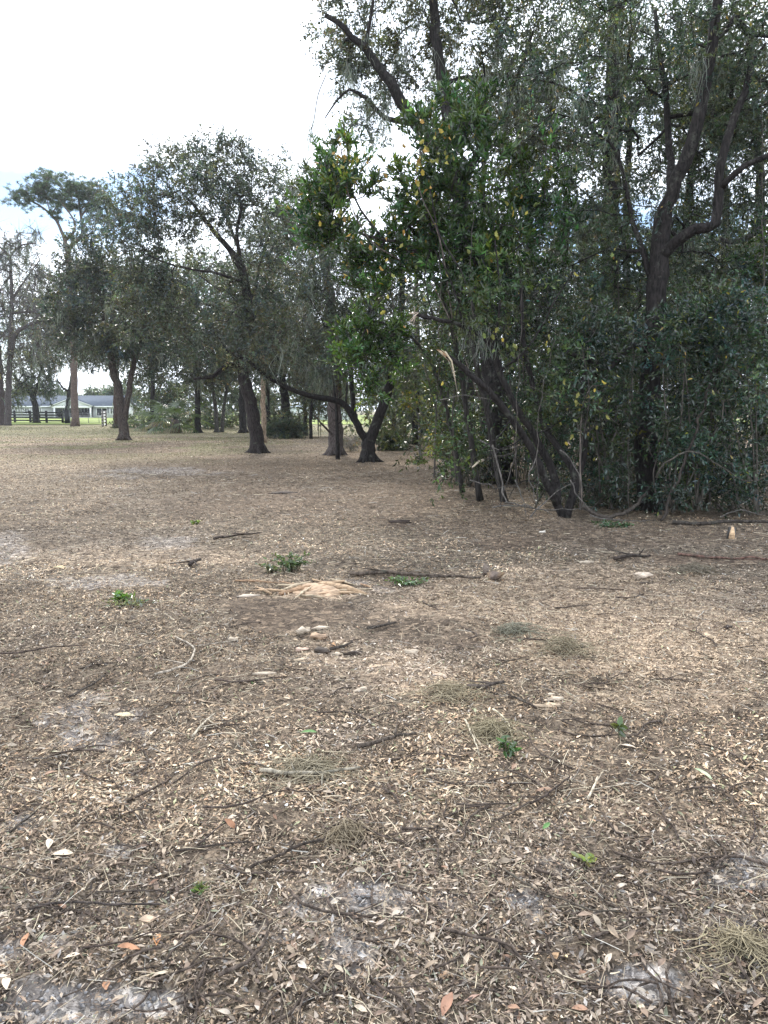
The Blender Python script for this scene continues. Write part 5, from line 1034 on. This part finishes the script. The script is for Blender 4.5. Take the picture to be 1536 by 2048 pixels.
for a in [("pale split wood chunk standing at the top left of the chunk scatter", 607, 1268, 30, 14, 22, .5, PALE), ("brown wood chunk right of the pale standing one", 638, 1277, 34, 18, 16, .1, (.36, .25, .17)), ("pale flat chip at the top of the chunk scatter", 640, 1260, 34, 16, 9, .3, PALE),
          ("orange-tan splinter standing in the chunk scatter", 667, 1293, 12, 10, 26, 1.2, ORG), ("dark wood chunk in the middle of the scatter", 645, 1302, 30, 16, 14, -.2, DK), ("blackish broken stick chunk right of the scatter", 708, 1308, 38, 14, 14, .3, DK), ("pale pinkish chip left of the dark chunk", 603, 1298, 26, 16, 10, .2, (.55, .40, .31)),
          ("pale blunt chunk alone right of the scatter", 822, 1306, 26, 18, 16, .4, PALE), ("pale long chip below and left of the scatter", 528, 1346, 46, 16, 9, .05, PALE), ("pale long chip right of the sandy bare patch", 880, 1347, 34, 14, 10, -.5, (.60, .47, .36)), ("pale torn chip in the middle of the bare strip", 719, 1381, 36, 16, 12, .7, PALE),
          ("upper of two pale split slabs right of centre", 1108, 1405, 40, 14, 12, .3, PALE), ("lower of two pale split slabs right of centre", 1092, 1422, 58, 16, 10, .1, TAN), ("small pale chip above the split slabs", 1102, 1394, 16, 10, 8, .3, PALE), ("pale rounded chunk of rotten log at right", 1284, 1155, 34, 22, 20, .5, (.55, .45, .35)),
          ("dark bark under the rotten log chunk", 1290, 1164, 30, 10, 7, -.2, DK), ("pale flat chip in front of the thicket", 1172, 1131, 34, 12, 9, .1, PALE), ("pale round chip left of the chunk scatter", 466, 1275, 18, 14, 12, .2, PALE), ("pale chip at the left edge of the far litter", 42, 1059, 14, 10, 8, .2, PALE), ("yellowish chip by the bluish sand at left", 118, 1136, 24, 12, 8, .1, (.60, .48, .28)),
          ("white chip at the snapped tree's foot", 1085, 1064, 14, 8, 8, .4, (.66, .60, .52)), ("pale chip lying left of the white sprig", 495, 1192, 44, 14, 9, .2, (.50, .42, .34)), ("tan chip just below the dark mid-left patch", 600, 1322, 28, 12, 8, .5, TAN), ("small pale chunk near the bare strip's top", 672, 1308, 18, 12, 12, .4, PALE), ("pale small chip right of the scatter's splinter", 690, 1292, 14, 10, 14, 1.0, (.52, .42, .30))]:
    chunk(*a)
chunk("rotten log chunk with dark bark and an orange end, by the long branch", 992, 1158, 34, 26, 26, -.35, (.14, .105, .085), end=(.20, .135, .08), tilt=.35)
chunk("dark upright slab of bark leaning on the rotten log chunk", 972, 1150, 14, 9, 36, .2, (.17, .135, .11), name="bark_slab", cat="bark")
for lab, px, py, l, w, h in [("dark clod of earth in the far middle", 800, 1047, 40, 16, 11), ("dark clod of earth left of centre far away", 570, 990, 50, 14, 8), ("small dark clod right on the chip ground", 1456, 1262, 16, 10, 9), ("dark clod beside the sapling", 880, 938, 24, 12, 7)]:
    chunk(lab, px, py, l, w, h, .1, (.06, .045, .038), name="earth_clod", cat="clod", grp="dark clods of earth")
# cut stump with pale top at the thicket edge
p = G(1462, 1082); st2 = empty("cut_stump", p, "small upright cut stump with a raw tan side at the thicket edge", "stump")
m = MB(); m.tube([p + (0, 0, -.03), p + (0, 0, .06), p + (.005, 0, .15)], [.06, .05, .042], 10, BARK_GREY, .2, 4); m.build("trunk", M_bark, st2)
m = MB(); m.tube([p + (-.012, -.04, .0), p + (-.005, -.035, .08), p + (.0, -.02, .155)], [.045, .036, .02], 8, (.52, .36, .22), .2, 5); m.build("cut_face", M_wood, st2)
# flush-ground stump of fresh orange wood with long slivers
p = G(640, 1180); fs = empty("shredded_stump", p, "flat shredded stump of fresh orange wood with long slivers, in the middle of the clearing", "stump")
m = MB(); r_ = np.random.default_rng(4); k = 22; th = np.linspace(0, 2 * np.pi, k, endpoint=False); V = [(0, 0, .03)]; 
for rad, z in ((.5, .032), (.85, .022), (1.0, -.02)):
    for a in th: q = rad * (1 + r_.normal(0, .1)); V.append((math.cos(a) * .27 * q, math.sin(a) * .24 * q, z + r_.normal(0, .009)))
f3 = [[0, 1 + j, 1 + (j + 1) % k] for j in range(k)]; f4 = [[1 + s_ * k + j, 1 + (s_ + 1) * k + j, 1 + (s_ + 1) * k + (j + 1) % k, 1 + s_ * k + (j + 1) % k] for s_ in range(2) for j in range(k)]
V = np.array(V); m.add(V + p, np.array([(.34, .24, .16)]) * (.65 + .5 * r_.random((len(V), 1))), f3=f3, f4=f4); m.build("stump_face", M_wood, fs)
SL = [((560, 1190), (640, 1172), 12), ((650, 1172), (735, 1193), 16), ((470, 1166), (560, 1170), 5), ((555, 1175), (610, 1176), 6), ((640, 1186), (735, 1192), 7), ((575, 1186), (500, 1183), 6), ((620, 1170), (560, 1182), 9), ((660, 1165), (715, 1175), 6), ((600, 1193), (650, 1196), 7), ((690, 1170), (600, 1178), 8)] + [((640 + r_.normal(0, 60), 1180 + r_.normal(0, 8)), (640 + r_.normal(0, 60), 1180 + r_.normal(0, 8)), r_.uniform(3, 6)) for _ in range(14)]
for a, b, w in SL:
    A, B_ = G(*a, .022), G(*b, .012); w_ = w / FPX * 6.8; m = MB(); mid = (A + B_) / 2 + np.array([0, 0, .008]); c = .8 * np.array([(.43, .30, .19), (.38, .245, .15), (.46, .37, .26)][r_.integers(3)])
    m.tube([A, mid, B_], [w_ * .35, w_ * .5, w_ * .12], 5, c, .3, int(r_.integers(50))); m.build("sliver", M_wood, fs)
# green sprigs and weeds
def sprig(lab, px, py, wpx, hpx, ns, tn, name="leafy_sprig", cat="sprig", LL=.05, LW=.017, lpt=16, up=.7, mat=None):
    p = G(px, py); d = p[1]; R_ = wpx / FPX * d * .55; H_ = hpx / FPX * d; root = empty(name, p, lab, cat); w, l = MB(), MB(); tn = np.array(tn) * .62 + .018; lpt = max(4, int(lpt * .8))
    for k in range(ns):
        a = rng.uniform(0, 6.28); e = p + np.array([math.cos(a) * R_ * rng.uniform(.2, 1), math.sin(a) * R_ * .5, H_ * rng.uniform(.35, 1)]); mid = (p + e) / 2 + np.array([0, 0, H_ * .15]); C = cat_rom(np.array([p + np.array([(e[0] - p[0]) * .35, 0, 0]), mid, e]), .04)
        w.tube(C, np.linspace(.005, .002, len(C)), 4, (.14, .12, .08)); idx = rng.integers(len(C) // 4, len(C), lpt); ax = unit(lpt); ax[:, 2] = ax[:, 2] * .6 + up * .4; nn = unit(lpt); nn[:, 2] += 1
        l.leaves(C[idx], ax, nn, LL * (.6 + .7 * rng.random(lpt)), LW, tints(lpt, tn, .3), True)
    w.build("stem", M_bark, root); l.build("foliage", mat or M_gloss, root)
sprig("green leafy sprig standing behind the shredded stump", 582, 1143, 90, 42, 22, (.075, .13, .035)); sprig("green cut branch lying flat right of the shredded stump", 815, 1170, 110, 14, 18, (.08, .14, .035), up=.1); sprig("thin grey-green stems beside the leafy sprig", 548, 1145, 60, 20, 8, (.16, .18, .10))
sprig("small bright green tuft at left in the middle distance", 243, 1206, 44, 18, 10, (.11, .20, .04)); sprig("green sprig in the right middle of the litter", 1014, 1512, 46, 44, 8, (.06, .12, .03), LL=.045, LW=.016, lpt=9); sprig("dark green leafy branch on the ground at the snapped tree's right", 1222, 1056, 85, 16, 16, (.035, .10, .03), up=.1, LL=.06)
sprig("pale green sprout near the bottom right", 1168, 1730, 60, 20, 5, (.32, .36, .14), LL=.035, LW=.016, lpt=6, up=.2); sprig("small two-leaved green seedling right of centre", 1240, 1478, 24, 34, 3, (.10, .15, .04), LL=.05, LW=.028, lpt=4); sprig("tiny green sprig at lower left near the twigs", 395, 1778, 50, 16, 6, (.14, .18, .06), LL=.03, LW=.01, lpt=8); sprig("low green weeds at the sapling's foot", 838, 929, 50, 9, 8, (.13, .15, .05), LL=.12, LW=.05)
sprig("green and pale litter weeds near the grey sand at left", 255, 1215, 120, 10, 14, (.17, .18, .10), LL=.04, LW=.012); sprig("small green plant in the far left middle litter", 390, 1050, 30, 8, 6, (.15, .2, .05), LL=.05)
# fallen tufts of spanish moss / fine brush
def tuft(lab, px, py, wpx, hpx, n_, tn, name="fallen_moss", cat="moss", wmul=1.0):
    p = G(px, py); d = p[1]; R_ = wpx / FPX * d * .5; H_ = hpx / FPX * d; m = MB()
    tn = np.array(tn) * .8; R_ *= 1.25
    for k in range(n_):
        a, b_ = rng.uniform(0, 6.28), rng.uniform(0, 6.28); q = min(1.7, abs(rng.normal(0, .55))) * (.55 + .75 * float(fbm(np.array([math.cos(a) * 1.5 + px]), np.array([math.sin(a) * 1.5 + py]), s=3)[0])); c = p + np.array([math.cos(a) * R_ * q, math.sin(a) * R_ * q * .8, 0]); c[2] = gz(c[0], c[1]) + .004 + H_ * rng.random() * max(0, 1 - q); l_ = R_ * rng.uniform(.2, 1.0)
        C = np.array([c + np.array([math.cos(b_ + s_ * .8) * l_ * s_, math.sin(b_ + s_ * .8) * l_ * s_, H_ * .35 * math.sin(3.1 * (s_ + .5)) * rng.random()]) for s_ in (-.5, -.17, .17, .5)])
        C[:, 2] = np.maximum(C[:, 2], gz(C[:, 0], C[:, 1]) + .003); m.tube(C, np.array([.6, 1, 1, .4]) * .0013 * wmul * (1 + d * .1), 3, np.array(tn) * rng.uniform(.7, 1.3), caps=False)
    tag(m.build(name, M_moss, loc=tuple(p)), lab, cat)
for a in [("tuft of grey fallen moss right of the bare strip", 1030, 1268, 110, 22, 170, (.27, .26, .20)), ("loose heap of pale dead stems right of the fallen moss", 1130, 1310, 150, 40, 170, (.36, .31, .22)), ("heap of pale straw and stems around the dark straight stick", 900, 1390, 170, 24, 190, (.40, .34, .24)),
          ("heap of dead stems at the far right before the thicket", 1390, 1140, 100, 16, 120, (.30, .26, .20)), ("tangle of straw by the green sprig in the right middle", 985, 1470, 150, 24, 260, (.36, .31, .21)), ("tangle of straw around the bare grey branch", 620, 1545, 200, 20, 280, (.38, .33, .24)),
          ("tangle of dry grass at the bottom right corner", 1480, 1925, 170, 40, 240, (.40, .34, .23)), ("tangle of straw and roots at the raised stick end", 690, 1680, 110, 40, 170, (.34, .28, .2)),]: tuft(*a)
# dry leaves
LV = [leaf_shape(.075, .026, .55 * (k - 2), k) for k in range(5)]
def put_leaf(px, py, col, s=1.0, rz=None, tilt=None, lab=None, lift=.012, parent=None):
    p = G(px, py, lift); o = bpy.data.objects.new("fallen_leaf" if lab else "leaf", LV[rng.integers(5)]); COL.objects.link(o); o.location = p; o.scale = (s * rng.uniform(.9, 1.25), s, s)
    o.rotation_euler = (rng.normal(0, .28) if tilt is None else tilt, rng.normal(0, .35), rng.uniform(0, 6.28) if rz is None else rz); o.color = (*np.clip(col, 0, .9), 1)
    if parent is not None: o.parent = parent
    if lab: tag(o, lab, "leaf", "fallen leaves singled out on the litter")
LT, LO, LG, LBN = (.50, .41, .31), (.33, .17, .095), (.08, .17, .05), (.24, .13, .085)
for lab, px, py, c, s in [("dark green fallen leaf left of centre", 505, 1372, LG, 1.15), ("green fallen leaf below the thin dark twigs", 634, 1465, LG, 1.1), ("green leaf beside a tan one at lower left", 360, 1724, (.09, .17, .07), .95), ("tan folded leaf touching the green leaf at lower left", 348, 1733, LT, .95), ("pale tan curled leaf left of the green-and-tan pair", 146, 1704, LT, 1.0),
                          ("pale leaf standing up at the left", 100, 1682, (.52, .42, .33), .9), ("orange-brown leaf above the long forked stick", 472, 1662, LO, .75), ("cream leaf left of the orange-brown leaf", 455, 1646, (.66, .57, .44), .8), ("rust leaf above the left sand patch", 282, 1912, LO, .9), ("bright rust leaf standing upright near the rust pair", 313, 1902, (.50, .24, .10), .9),
                          ("cream leaf at the end of the wavy twig", 160, 1918, LT, .7), ("narrow orange leaf on the left sand patch", 213, 1990, LO, .7), ("orange tan leaf near the bottom right", 1118, 1912, (.50, .32, .18), .8), ("orange curled leaf on the bottom centre", 893, 1945, (.52, .33, .2), .8), ("dark brown leaf upright at the right edge sand", 1503, 1806, LBN, .8), ("pale green leaf in the right litter", 1425, 1562, (.36, .42, .26), 1.1),
                          ("tan leaf beneath the green seedling", 1236, 1493, LT, 1.1), ("tan pink leaf right of the sprig, lower", 1070, 1587, (.55, .36, .25), 1.2), ("brown leaf on the bottom centre ground", 925, 2010, (.27, .17, .13), .8), ("tan leaf at the bottom right", 1290, 2030, LT, .9), ("pink-tan leaf on its own at the right of centre", 748, 1483, (.55, .38, .28), .9), ("tan leaf standing upright below the centre left", 318, 1845, (.46, .34, .24), .8),
                          ("rust leaf at the far lower left", 45, 1900, LO, .8), ("cream pointed leaf at the far lower left edge", 12, 1962, LT, .9), ("brown leaf at the very bottom centre", 885, 2035, LBN, 1.0), ("pale yellow leaf left in the middle litter", 228, 1428, (.66, .54, .36), 1.5), ("yellow-tan leaf far right lower", 1128, 1920, (.52, .42, .26), .55), ("green leaf scrap right of the centre bottom", 1085, 1672, LG, .6)]: put_leaf(px, py, c, s, lab=lab)
LCOL = [(.40, .33, .25), (.34, .27, .20), (.27, .205, .145), (.21, .15, .11), (.27, .16, .105), (.47, .40, .32), (.18, .12, .085), (.30, .30, .18)]
for k in range(260):
    py = 1330 + 715 * rng.random() ** .8; px = rng.uniform(-30, 1566)
    put_leaf(px, py, np.array(LCOL[rng.choice(8, p=[.18, .2, .19, .15, .08, .09, .08, .03])]) * rng.uniform(.65, 1.1), rng.uniform(.35, .72) * (1 + .04 * max(0, gp(px, py)[1] - 3)), parent=ground)
# crumbs of clumped sand on the bare patches
x, y = litter_points(1.5, 7, lambda Y: 2600 * np.minimum(1, 3 / Y) ** 1.5); sa = zones(x, y)[0]; kq = (sa > .45) & (rng.random(len(x)) < sa * .8); x, y = x[kq], y[kq]; n = len(x)
r = .003 + .008 * rng.random(n) ** 3; oc = np.array([[1, 0, 0], [0, 1, 0], [-1, 0, 0], [0, -1, 0], [0, 0, 1], [0, 0, -.6]]); V = np.stack([x, y, gz(x, y) + r * .2 - .01], 1)[:, None] + oc[None] * r[:, None, None] * (1 + rng.normal(0, .22, (n, 6, 1)))
o = np.arange(n)[:, None] * 6; f = np.concatenate([o + np.array([q]) for q in ([0, 1, 4], [1, 2, 4], [2, 3, 4], [3, 0, 4], [1, 0, 5], [2, 1, 5], [3, 2, 5], [0, 3, 5])], 0)
m = MB(); m.add(V.reshape(-1, 3), np.repeat(np.array([.30, .29, .29]) * rng.uniform(.5, 1.1, (n, 1)), 6, 0), f3=f); tag(m.build("sand_crumbs", M_litter, smooth=True), kind="stuff")
# far grass
x, y = litter_points(20, 75, lambda Y: 34 * (20 / Y) ** 1.0); gr = zones(x, y)[3]; kq = rng.random(len(x)) < gr * .9; x, y = x[kq], y[kq]; n = len(x)
ax = np.stack([rng.normal(0, .5, n), rng.normal(0, .5, n), np.ones(n) * .6], 1); m = MB(); m.leaves(np.stack([x, y, gz(x, y) - .01], 1), ax, unit(n), (.03 + .04 * rng.random(n)) * (1 + y * .01), .008 + .0004 * y, tints(n, (.17, .18, .085), .3)); tag(m.build("grass", M_litter), kind="stuff")
# ------------------------------------------------------------------ thin haze over the whole place
hm = MB(); hm.box((0, 0, 15.0), (18000, 18000, 36.0), (1, 1, 1))
M_haze = bpy.data.materials.new("haze"); M_haze.use_nodes = True; hn = M_haze.node_tree; hn.nodes.remove(hn.nodes["Principled BSDF"])
pv = hn.nodes.new("ShaderNodeVolumePrincipled"); pv.inputs['Color'].default_value = (.86, .92, 1, 1); pv.inputs['Density'].default_value = 0.0003; pv.inputs['Anisotropy'].default_value = .35
hn.links.new(pv.outputs[0], hn.nodes["Material Output"].inputs['Volume'])
hz_ob = tag(hm.build("haze", M_haze), kind="stuff")
tris = sum(len(o.data.loops) - 2 * len(o.data.polygons) for o in COL.objects if o.type == 'MESH'); print("TRIS", tris, "litter", N_LITTER, "straw", N_STRAW)
